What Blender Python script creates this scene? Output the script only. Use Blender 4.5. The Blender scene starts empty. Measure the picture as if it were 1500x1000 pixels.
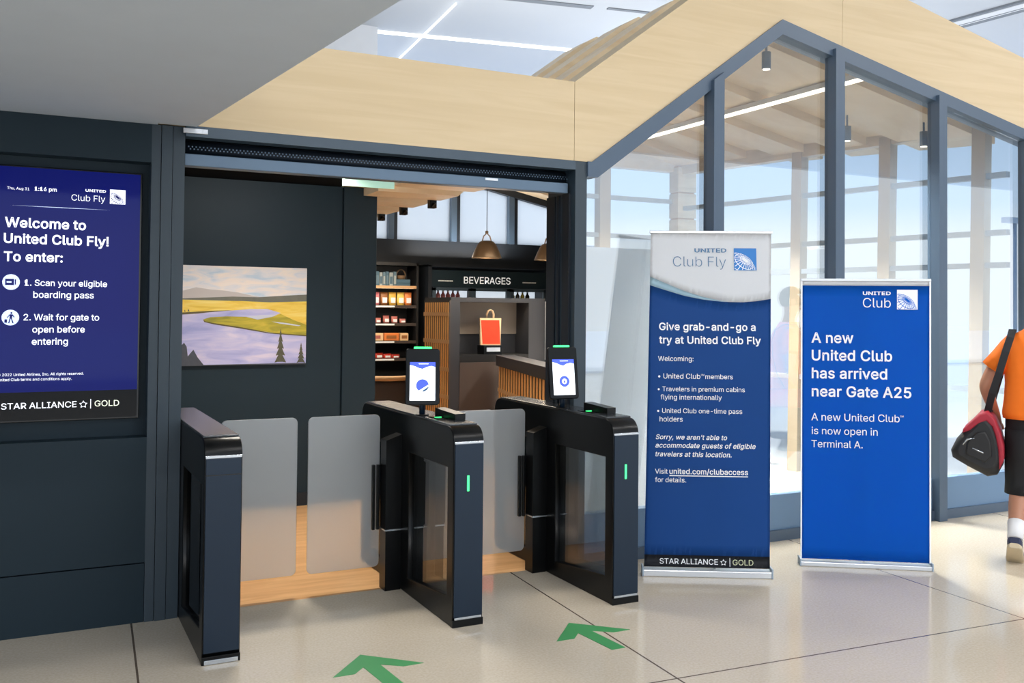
import bpy, bmesh, math, random
from mathutils import Vector, Matrix
random.seed(4)
SC = bpy.context.scene
COL = SC.collection
PI = math.pi

# ------------------------------------------------------------------ camera, sky, exposure
def srgb(r, g, b):
    f = lambda c: c/12.92 if c <= .04045 else ((c+.055)/1.055)**2.4
    return (f(r/255), f(g/255), f(b/255), 1)

F_PX, PY_SHIFT, PITCH, ROLL, YAW = 1403.1, -75.06, 0.0215972, 0.0089402, 0.46793578
def cam_axes():
    cy, sy, cp, sp = math.cos(YAW), math.sin(YAW), math.cos(PITCH), math.sin(PITCH)
    w = Vector((sy*cp, cy*cp, sp)); r = Vector((cy, -sy, 0)); u = r.cross(w)
    c, s = math.cos(ROLL), math.sin(ROLL)
    return r*c+u*s, -r*s+u*c, w
r_, u_, w_ = cam_axes()
cd = bpy.data.cameras.new('camera'); cam = bpy.data.objects.new('camera', cd); COL.objects.link(cam)
cd.sensor_width = 36; cd.lens = F_PX/1500*36; cd.shift_y = PY_SHIFT/1500; cd.clip_end = 500; cd.clip_start = .05
M = Matrix((r_, u_, -w_)).transposed().to_4x4(); M.translation = (0, -4.896, 1.5)
cam.matrix_world = M
SC.camera = cam

W = bpy.data.worlds.new('sky'); SC.world = W; W.use_nodes = True
nt = W.node_tree; nt.nodes.clear()
tc = nt.nodes.new('ShaderNodeTexCoord'); sp = nt.nodes.new('ShaderNodeSeparateXYZ')
rp = nt.nodes.new('ShaderNodeValToRGB'); bg = nt.nodes.new('ShaderNodeBackground'); ou = nt.nodes.new('ShaderNodeOutputWorld')
nt.links.new(tc.outputs['Generated'], sp.inputs[0]); nt.links.new(sp.outputs['Z'], rp.inputs[0])
nt.links.new(rp.outputs[0], bg.inputs[0]); nt.links.new(bg.outputs[0], ou.inputs[0])
rp.color_ramp.elements[0].position = 0.0; rp.color_ramp.elements[0].color = (.94, .97, 1, 1)
rp.color_ramp.elements[1].position = .6; rp.color_ramp.elements[1].color = (.22, .44, .86, 1)
e = rp.color_ramp.elements.new(.07); e.color = (.94, .97, 1, 1)
e = rp.color_ramp.elements.new(.105); e.color = (.66, .81, 1, 1)
e = rp.color_ramp.elements.new(.22); e.color = (.52, .73, 1, 1)
bg.inputs[1].default_value = 1.0
SC.view_settings.view_transform = 'Standard'; SC.view_settings.look = 'None'
SC.view_settings.gamma = 1; SC.view_settings.exposure = 0.0; SC.view_settings.use_curve_mapping = False
SC.cycles.transparent_max_bounces = 32; SC.cycles.max_bounces = 10
SC.cycles.sample_clamp_indirect = 6

def area_lamp(name, loc, size, power, color=(1, 1, 1), rot=(0, 0, 0), parent=None):
    l = bpy.data.lights.new(name, 'AREA'); l.shape = 'RECTANGLE'; l.size, l.size_y = size; l.energy = power; l.color = color
    o = bpy.data.objects.new(name, l); COL.objects.link(o); o.location = loc; o.rotation_euler = rot
    if parent: o.parent = parent
    return o
# daylight of the concourse: glazed hall wall far behind the photographer, and added fill lamps just below the hall ceiling
area_lamp('hall_daylight', (6, -15, 2.75), (60, 5.4), 760, (.90, .955, 1), (PI/2, 0, 0))
for lx, ly in ((-4, -6), (-1, -9), (-4, -10), (1.2, -6.8), (5.0, -6.2), (8.8, -4.4), (12, -3.0)):
    area_lamp('hall_fill_lamp', (lx, ly, 5.45), (4, .14), 175, (1, .985, .97))
for lx, ly in ((4.2, 5.0), (9.0, 6.0), (8.3, 1.2)):
    area_lamp('ceiling_fill_lamp', (lx, ly, 4.05), (4.0, 2.4), 40, (.97, .98, 1), (PI, 0, 0))  # added unseen lamps above the roof that brighten the hall ceiling
sun = bpy.data.lights.new('sun', 'SUN'); sun.energy = 3.0; sun.angle = .05; sun.color = (1, .97, .92)
so_ = bpy.data.objects.new('sun', sun); COL.objects.link(so_); so_.rotation_euler = (math.radians(-32), 0, math.radians(-35))

# ------------------------------------------------------------------ materials
MATS = {}
def mat(name, col, rough=.5, metal=0, spec=.5, emit=None, estr=1, coat=0, bump=None, noise=None):
    m = bpy.data.materials.new(name); m.use_nodes = True; t = m.node_tree; b = t.nodes['Principled BSDF']
    b.inputs['Base Color'].default_value = col; b.inputs['Roughness'].default_value = rough
    b.inputs['Metallic'].default_value = metal; b.inputs['Specular IOR Level'].default_value = spec
    b.inputs['Coat Weight'].default_value = coat
    if emit:
        b.inputs['Emission Color'].default_value = emit; b.inputs['Emission Strength'].default_value = estr
    tcn = t.nodes.new('ShaderNodeTexCoord')
    nz = t.nodes.new('ShaderNodeTexNoise'); nz.inputs['Scale'].default_value = noise[0] if noise else 6
    nz.inputs['Detail'].default_value = 4
    t.links.new(tcn.outputs['Object'], nz.inputs['Vector'])
    amt = noise[1] if noise else .03
    mx = t.nodes.new('ShaderNodeMix'); mx.data_type = 'RGBA'; mx.blend_type = 'MULTIPLY'
    mx.inputs[6].default_value = col
    mr = t.nodes.new('ShaderNodeMapRange'); mr.inputs['To Min'].default_value = 1-amt; mr.inputs['To Max'].default_value = 1+amt
    t.links.new(nz.outputs['Fac'], mr.inputs['Value'])
    cmb = t.nodes.new('ShaderNodeCombineColor')
    for i in range(3): t.links.new(mr.outputs[0], cmb.inputs[i])
    mx.inputs[0].default_value = 1
    t.links.new(cmb.outputs[0], mx.inputs[7]); t.links.new(mx.outputs[2], b.inputs['Base Color'])
    if bump:
        nb = t.nodes.new('ShaderNodeTexNoise'); nb.inputs['Scale'].default_value = bump[0]; nb.inputs['Detail'].default_value = 2
        t.links.new(tcn.outputs['Object'], nb.inputs['Vector'])
        bp = t.nodes.new('ShaderNodeBump'); bp.inputs['Strength'].default_value = bump[1]; bp.inputs['Distance'].default_value = bump[2]
        t.links.new(nb.outputs['Fac'], bp.inputs['Height']); t.links.new(bp.outputs[0], b.inputs['Normal'])
    MATS[name] = m
    return m

def wood(name, c1, c2, scale=(1.2, 1.2, 12), rough=.45):
    m = bpy.data.materials.new(name); m.use_nodes = True; t = m.node_tree; b = t.nodes['Principled BSDF']
    tcn = t.nodes.new('ShaderNodeTexCoord'); mp = t.nodes.new('ShaderNodeMapping'); mp.inputs['Scale'].default_value = scale
    nz = t.nodes.new('ShaderNodeTexNoise'); nz.inputs['Scale'].default_value = 2.2; nz.inputs['Detail'].default_value = 7
    nz.inputs['Distortion'].default_value = .8
    rm = t.nodes.new('ShaderNodeValToRGB'); rm.color_ramp.elements[0].color = c1; rm.color_ramp.elements[1].color = c2
    rm.color_ramp.elements[0].position = .36; rm.color_ramp.elements[1].position = .62
    t.links.new(tcn.outputs['Object'], mp.inputs[0]); t.links.new(mp.outputs[0], nz.inputs['Vector'])
    t.links.new(nz.outputs['Fac'], rm.inputs[0]); t.links.new(rm.outputs[0], b.inputs['Base Color'])
    b.inputs['Roughness'].default_value = rough
    MATS[name] = m
    return m

def glass(name, tint, r0, r1, rough=0.0):
    m = bpy.data.materials.new(name); m.use_nodes = True; t = m.node_tree; t.nodes.clear()
    o = t.nodes.new('ShaderNodeOutputMaterial'); mix = t.nodes.new('ShaderNodeMixShader')
    tr = t.nodes.new('ShaderNodeBsdfTransparent'); tr.inputs[0].default_value = tint
    gl = t.nodes.new('ShaderNodeBsdfGlossy'); gl.inputs['Roughness'].default_value = rough
    lw = t.nodes.new('ShaderNodeLayerWeight'); lw.inputs[0].default_value = .5
    pw = t.nodes.new('ShaderNodeMath'); pw.operation = 'POWER'; pw.inputs[1].default_value = 3
    mr = t.nodes.new('ShaderNodeMapRange'); mr.inputs['To Min'].default_value = r0; mr.inputs['To Max'].default_value = r1
    t.links.new(lw.outputs['Facing'], pw.inputs[0]); t.links.new(pw.outputs[0], mr.inputs['Value'])
    t.links.new(mr.outputs[0], mix.inputs[0]); t.links.new(tr.outputs[0], mix.inputs[1]); t.links.new(gl.outputs[0], mix.inputs[2])
    t.links.new(mix.outputs[0], o.inputs[0]); MATS[name] = m
    return m

def frosted(name):
    m = bpy.data.materials.new(name); m.use_nodes = True; t = m.node_tree; t.nodes.clear()
    o = t.nodes.new('ShaderNodeOutputMaterial'); m1 = t.nodes.new('ShaderNodeMixShader'); m2 = t.nodes.new('ShaderNodeMixShader')
    rf = t.nodes.new('ShaderNodeBsdfRefraction'); rf.inputs['IOR'].default_value = 1.02; rf.inputs['Roughness'].default_value = .6
    rf.inputs['Color'].default_value = (.93, .95, .96, 1)
    df = t.nodes.new('ShaderNodeBsdfDiffuse'); df.inputs[0].default_value = (.75, .78, .8, 1)
    gl = t.nodes.new('ShaderNodeBsdfGlossy'); gl.inputs['Roughness'].default_value = .35
    m1.inputs[0].default_value = .24; m2.inputs[0].default_value = .10
    t.links.new(rf.outputs[0], m1.inputs[1]); t.links.new(df.outputs[0], m1.inputs[2])
    t.links.new(m1.outputs[0], m2.inputs[1]); t.links.new(gl.outputs[0], m2.inputs[2]); t.links.new(m2.outputs[0], o.inputs[0])
    MATS[name] = m
    return m

def terrazzo(name):
    m = bpy.data.materials.new(name); m.use_nodes = True; t = m.node_tree; b = t.nodes['Principled BSDF']
    N = t.nodes.new; L = t.links.new
    g = N('ShaderNodeNewGeometry'); mp = N('ShaderNodeMapping'); mp.vector_type = 'POINT'
    mp.inputs['Rotation'].default_value = (0, 0, math.radians(3.2))
    L(g.outputs['Position'], mp.inputs[0])
    nz = N('ShaderNodeTexNoise'); nz.inputs['Scale'].default_value = 90; nz.inputs['Detail'].default_value = 3
    n2 = N('ShaderNodeTexNoise'); n2.inputs['Scale'].default_value = 1.4; n2.inputs['Detail'].default_value = 3
    L(mp.outputs[0], nz.inputs['Vector']); L(mp.outputs[0], n2.inputs['Vector'])
    r1 = N('ShaderNodeValToRGB'); r1.color_ramp.elements[0].position = .35; r1.color_ramp.elements[1].position = .68
    r1.color_ramp.elements[0].color = srgb(193, 180, 160); r1.color_ramp.elements[1].color = srgb(209, 199, 182)
    L(nz.outputs['Fac'], r1.inputs[0])
    mx = N('ShaderNodeMix'); mx.data_type = 'RGBA'; mx.inputs[0].default_value = .35
    r2 = N('ShaderNodeValToRGB'); r2.color_ramp.elements[0].color = srgb(186, 171, 150); r2.color_ramp.elements[1].color = srgb(214, 206, 192)
    L(n2.outputs['Fac'], r2.inputs[0]); L(r1.outputs[0], mx.inputs[6]); L(r2.outputs[0], mx.inputs[7])
    sx = N('ShaderNodeSeparateXYZ'); L(mp.outputs[0], sx.inputs[0])
    masks = []
    for ax, off in (('X', -.46+2.03*10), ('Y', 1.54+2.03*10)):
        a = N('ShaderNodeMath'); a.operation = 'ADD'; a.inputs[1].default_value = off; L(sx.outputs[ax], a.inputs[0])
        d = N('ShaderNodeMath'); d.operation = 'MODULO'; d.inputs[1].default_value = 2.03; L(a.outputs[0], d.inputs[0])
        c = N('ShaderNodeMath'); c.operation = 'LESS_THAN'; c.inputs[1].default_value = .009; L(d.outputs[0], c.inputs[0]); masks.append(c)
    mm = N('ShaderNodeMath'); mm.operation = 'MAXIMUM'; L(masks[0].outputs[0], mm.inputs[0]); L(masks[1].outputs[0], mm.inputs[1])
    m2 = N('ShaderNodeMix'); m2.data_type = 'RGBA'; L(mm.outputs[0], m2.inputs[0]); L(mx.outputs[2], m2.inputs[6]); m2.inputs[7].default_value = srgb(96, 84, 72)
    L(m2.outputs[2], b.inputs['Base Color']); b.inputs['Roughness'].default_value = .12
    MATS[name] = m
    return m

wood('oak', srgb(204, 182, 144), srgb(212, 191, 155), (.4, .4, 7), .5)
wood('oak_warm', srgb(228, 204, 168), srgb(238, 217, 184), (.5, 2, 4), .5)
wood('oak_edge', srgb(166, 126, 82), srgb(190, 150, 104), (1, 1, 6), .55)
wood('slat_wood', srgb(222, 166, 100), srgb(238, 188, 122), (6, 6, 1), .5)
wood('wood_floor', srgb(208, 158, 106), srgb(226, 178, 126), (1, 8, 1), .3)
wood('cream_wood', srgb(196, 178, 150), srgb(214, 198, 172), (1, 1, 5), .5)
terrazzo('terrazzo')
mat('soffit_grey', srgb(190, 202, 215), .9, spec=.2)
mat('slate_panel', srgb(30, 45, 54), .5, spec=.22, noise=(1.5, .12))
mat('slate_dark', srgb(30, 36, 44), .5, spec=.35)
mat('slate_post', srgb(45, 59, 69), .42, noise=(4, .06))
mat('slate_steel', srgb(62, 78, 92), .4, spec=.5, noise=(5, .06))
mat('steel_frame', srgb(74, 92, 112), .38, spec=.5)
mat('shutter_steel', srgb(92, 112, 132), .35, metal=.3)
mat('shutter_dark', srgb(30, 38, 48), .4, metal=.3)
mat('black_void', srgb(10, 10, 11), .8, spec=.1)
mat('black_satin', srgb(7, 8, 9), .3, spec=.25)
mat('black_gloss', srgb(7, 9, 10), .12, spec=.5)
mat('gate_front', srgb(21, 38, 55), .3, metal=.35, spec=.5, noise=(2, .06))
mat('top_plate', srgb(52, 56, 60), .22, metal=.3, spec=.6)
mat('silver', srgb(200, 205, 210), .25, metal=.9)
mat('aluminium', srgb(215, 218, 222), .3, metal=.6)
mat('white_paint', srgb(232, 234, 236), .6)
mat('ceiling_white', srgb(204, 209, 214), .8, spec=.2, noise=(1, .02))
mat('ceiling_slot', srgb(126, 132, 138), .6)
mat('light_line', (1, 1, 1, 1), .5, emit=(1, .98, .95, 1), estr=1.6)
mat('warm_line', (1, .9, .75, 1), .5, emit=(1, .86, .68, 1), estr=3.0)
mat('warm_bulb', (1, .8, .5, 1), .5, emit=(1, .72, .4, 1), estr=6.0)
mat('cooler_light', (1, 1, 1, 1), .5, emit=(.82, .9, 1, 1), estr=.75)
mat('exit_glow', srgb(196, 232, 216), .2, emit=srgb(190, 240, 218), estr=.55)
mat('green_led', srgb(60, 230, 120), .3, emit=srgb(70, 255, 140), estr=1.4)
mat('sticker_green', srgb(66, 146, 88), .45)
glass('facade_glass', (.93, .97, 1, 1), .19, .5)
glass('curtain_glass', (.97, .985, .99, 1), .01, .04)
glass('tinted_glass', (.80, .82, .83, 1), .06, .5)
glass('dark_glass', (.10, .13, .16, 1), .10, .5)
frosted('frosted_acrylic')
def whitened(name):  # white mixed into the glass so the sky behind looks brighter
    m = glass(name, (.97, .985, .99, 1), .03, .3); t = m.node_tree; o = [n for n in t.nodes if n.type == 'OUTPUT_MATERIAL'][0]; src = o.inputs[0].links[0].from_socket
    tl = t.nodes.new('ShaderNodeBsdfTranslucent'); tl.inputs[0].default_value = (1, .985, .95, 1); mx = t.nodes.new('ShaderNodeMixShader'); mx.inputs[0].default_value = .6
    t.links.new(src, mx.inputs[1]); t.links.new(tl.outputs[0], mx.inputs[2]); t.links.new(mx.outputs[0], o.inputs[0])
whitened('whitened_glass')
mat('screen_blue', srgb(8, 14, 70), .06, spec=.2, emit=srgb(9, 20, 112), estr=.6)
mat('screen_black', srgb(12, 13, 16), .06, spec=.2)
mat('screen_white', (1, 1, 1, 1), .4, emit=srgb(236, 240, 255), estr=.95)
mat('screen_pale', (1, 1, 1, 1), .4, emit=srgb(160, 190, 250), estr=.9)
mat('screen_gold', (1, 1, 1, 1), .4, emit=srgb(196, 206, 160), estr=.85)
mat('tablet_white', (1, 1, 1, 1), .2, emit=srgb(232, 240, 255), estr=1.1)
mat('tablet_blue', srgb(70, 90, 210), .2, emit=srgb(66, 88, 214), estr=.9)
mat('print_white', srgb(240, 243, 247), .4)
mat('banner_white', srgb(247, 249, 252), .42, spec=.3, noise=(3, .015))
mat('banner_navy', srgb(36, 90, 166), .45, spec=.2, noise=(3, .05))
mat('banner_cyan', srgb(196, 226, 240), .4, spec=.3)
mat('banner_blue', srgb(0, 106, 216), .45, spec=.2, noise=(3, .05))
mat('banner_black', srgb(38, 42, 52), .4)
mat('sign_white', srgb(230, 232, 236), .4, emit=(1, 1, 1, 1), estr=.45)
mat('logo_blue', srgb(0, 112, 190), .4)
mat('logo_text_blue', srgb(52, 108, 152), .4)
mat('print_gold', srgb(200, 204, 168), .4)
mat('concrete', srgb(238, 239, 240), .9, noise=(.3, .05))
mat('curtain_column', srgb(172, 158, 138), .6)
mat('transom_grey', srgb(150, 165, 180), .5)
mat('sill_panel', srgb(104, 134, 166), .4, spec=.5)
mat('pale_wall', srgb(232, 238, 242), .6)
mat('kiosk_dark', srgb(44, 46, 52), .5)
mat('kiosk_brown', srgb(64, 54, 50), .55)
mat('kiosk_grey', srgb(140, 130, 120), .6)
mat('shelf_black', srgb(18, 18, 20), .5)
mat('shade_bronze', srgb(86, 72, 56), .35, metal=.6)
mat('leather_cord', srgb(120, 96, 70), .6)
mat('bag_red', srgb(226, 62, 30), .5, noise=(20, .25))
mat('bag_paper', srgb(226, 196, 160), .7)
mat('wood_rim', srgb(200, 160, 116), .5)

# ------------------------------------------------------------------ building helpers
def link(name, bm, mats, parent=None, smooth=False, loc=None, rotz=0):
    me = bpy.data.meshes.new(name); bm.normal_update(); bm.to_mesh(me); bm.free()
    if not isinstance(mats, (list, tuple)): mats = [mats]
    for m in mats: me.materials.append(MATS[m] if isinstance(m, str) else m)
    if smooth:
        for p in me.polygons: p.use_smooth = True
    o = bpy.data.objects.new(name, me); COL.objects.link(o)
    if parent: o.parent = parent
    if loc: o.location = loc
    o.rotation_euler.z = rotz
    return o
def tag(o, label, cat, group=None, kind=None):
    o['label'] = label; o['category'] = cat
    if group: o['group'] = group
    if kind: o['kind'] = kind
    return o
def thing(name, label, cat, loc=(0, 0, 0), rotz=0, group=None, kind=None):
    o = bpy.data.objects.new(name, None); COL.objects.link(o); o.location = loc; o.rotation_euler.z = rotz
    o.empty_display_size = .1
    return tag(o, label, cat, group, kind)
def struct(o, label, cat): return tag(o, label, cat, None, 'structure')
def dup(root, loc, label=None, rotz=None):
    r = root.copy(); COL.objects.link(r); r.location = loc
    if rotz is not None: r.rotation_euler.z = rotz
    if label: r['label'] = label
    for ch in list(root.children):
        c = ch.copy(); COL.objects.link(c); c.parent = r
        for g in ch.children:
            d = g.copy(); COL.objects.link(d); d.parent = c
    return r
def B(): return bmesh.new()
def box(bm, x0, x1, y0, y1, z0, z1, bev=0, mi=0, M=None, seg=2):
    t = bmesh.new(); bmesh.ops.create_cube(t, size=1)
    for v in t.verts: v.co = Vector(((x0+x1)/2+v.co.x*(x1-x0), (y0+y1)/2+v.co.y*(y1-y0), (z0+z1)/2+v.co.z*(z1-z0)))
    if bev: bmesh.ops.bevel(t, geom=t.edges[:], offset=bev, segments=seg, affect='EDGES', profile=.5)
    return merge(bm, t, M, mi)
def merge(bm, t, M=None, mi=0):
    if M is not None: bmesh.ops.transform(t, matrix=M, verts=t.verts)
    mp = {v: bm.verts.new(v.co) for v in t.verts}
    for f in t.faces:
        try:
            g = bm.faces.new([mp[v] for v in f.verts]); g.material_index = mi if mi is not None else f.material_index; g.smooth = f.smooth
        except ValueError: pass
    t.free(); return bm
def prism(bm, pts, axis, a, b, mi=0, M=None):
    """extrude a convex/concave outline (2-D) along an axis: 'y' -> pts are (x,z); 'z' -> (x,y); 'x' -> (y,z)"""
    f = {'y': lambda p, c: (p[0], c, p[1]), 'z': lambda p, c: (p[0], p[1], c), 'x': lambda p, c: (c, p[0], p[1])}[axis]
    t = bmesh.new()
    va = [t.verts.new(f(p, a)) for p in pts]; vb = [t.verts.new(f(p, b)) for p in pts]
    n = len(pts)
    t.faces.new(va); t.faces.new(vb[::-1])
    for i in range(n): t.faces.new((va[i], vb[i], vb[(i+1) % n], va[(i+1) % n]))
    bmesh.ops.triangulate(t, faces=[q for q in t.faces if len(q.verts) > 4])
    bmesh.ops.recalc_face_normals(t, faces=t.faces)
    return merge(bm, t, M, mi)
def loft(bm, rings, cap=True, mi=0, smooth=True, closed=True):
    t = bmesh.new(); vs = [[t.verts.new(p) for p in r] for r in rings]
    n = len(rings[0])
    for a, b in zip(vs, vs[1:]):
        for i in range(n if closed else n-1):
            f = t.faces.new((a[i], a[(i+1) % n], b[(i+1) % n], b[i])); f.smooth = smooth
    if cap and closed:
        t.faces.new(vs[0][::-1]); t.faces.new(vs[-1])
    bmesh.ops.recalc_face_normals(t, faces=t.faces)
    return merge(bm, t, None, mi)
def ring(c, rx, ry, n=20, axis='z', pw=1.0):
    o = []
    for i in range(n):
        a = 2*PI*i/n; ca, sa = math.cos(a), math.sin(a)
        ca = math.copysign(abs(ca)**pw, ca); sa = math.copysign(abs(sa)**pw, sa)
        d = {'z': (rx*ca, ry*sa, 0), 'y': (rx*ca, 0, ry*sa), 'x': (0, rx*ca, ry*sa)}[axis]
        o.append((c[0]+d[0], c[1]+d[1], c[2]+d[2]))
    return o
def tube(bm, pts, rad, n=10, mi=0, cap=True):
    P = [Vector(p) for p in pts]; rs = rad if isinstance(rad, (list, tuple)) else [rad]*len(P)
    rings = []; up = Vector((0, 0, 1))
    for i, p in enumerate(P):
        d = (P[min(i+1, len(P)-1)]-P[max(i-1, 0)]).normalized()
        a = d.cross(up)
        if a.length < 1e-3: a = d.cross(Vector((1, 0, 0)))
        a.normalize(); b = d.cross(a).normalized()
        rings.append([p+(a*math.cos(2*PI*k/n)+b*math.sin(2*PI*k/n))*rs[i] for k in range(n)])
    return loft(bm, rings, cap, mi)
def strap(bm, pts, side, wd, th, mi=0):
    """a flat ribbon: side = width direction"""
    P = [Vector(p) for p in pts]; rings = []
    for i, p in enumerate(P):
        d = (P[min(i+1, len(P)-1)]-P[max(i-1, 0)]).normalized()
        s = Vector(side[i] if isinstance(side, list) else side); s = (s-d*s.dot(d)).normalized(); n = d.cross(s).normalized()
        rings.append([p+s*wd/2+n*th/2, p-s*wd/2+n*th/2, p-s*wd/2-n*th/2, p+s*wd/2-n*th/2])
    return loft(bm, rings, True, mi, False)
def frame(O, U, V):
    U = Vector(U).normalized(); V = Vector(V).normalized(); N = U.cross(V)
    m = Matrix((U, V, N)).transposed().to_4x4(); m.translation = Vector(O); return m
def plate(bm, outlines, M, thick, bevel=0, mi=0):
    """filled 2-D outlines (holes allowed) given thickness; M maps (u,v,n)"""
    cu = bpy.data.curves.new('tmp', 'CURVE'); cu.dimensions = '2D'; cu.fill_mode = 'BOTH'
    cu.extrude = max(thick/2-bevel, 1e-5); cu.bevel_depth = bevel; cu.bevel_resolution = 2; cu.offset = -bevel
    for pts in outlines:
        s = cu.splines.new('POLY'); s.points.add(len(pts)-1); s.use_cyclic_u = True
        for q, p in zip(s.points, pts): q.co = (p[0], p[1], 0, 1)
    return from_curve(bm, cu, M, mi)
def from_curve(bm, cu, M, mi=0, xf=None):
    o = bpy.data.objects.new('tmp', cu); COL.objects.link(o)
    dg = bpy.context.evaluated_depsgraph_get(); me = bpy.data.meshes.new_from_object(o.evaluated_get(dg))
    bpy.data.objects.remove(o); bpy.data.curves.remove(cu)
    t = bmesh.new(); t.from_mesh(me); bpy.data.meshes.remove(me)
    bmesh.ops.remove_doubles(t, verts=t.verts, dist=1e-6)
    if xf: xf(t)
    return merge(bm, t, M, mi)
def rrect(x0, x1, y0, y1, r, n=5, corners=(1, 1, 1, 1)):
    o = []
    for k, (cx, cy, a0) in enumerate(((x1-r, y1-r, 0), (x0+r, y1-r, PI/2), (x0+r, y0+r, PI), (x1-r, y0+r, 1.5*PI))):
        if not corners[k]:
            o.append(((x1, y1), (x0, y1), (x0, y0), (x1, y0))[k]); continue
        for i in range(n+1):
            a = a0+PI/2*i/n; o.append((cx+r*math.cos(a), cy+r*math.sin(a)))
    return o
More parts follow.
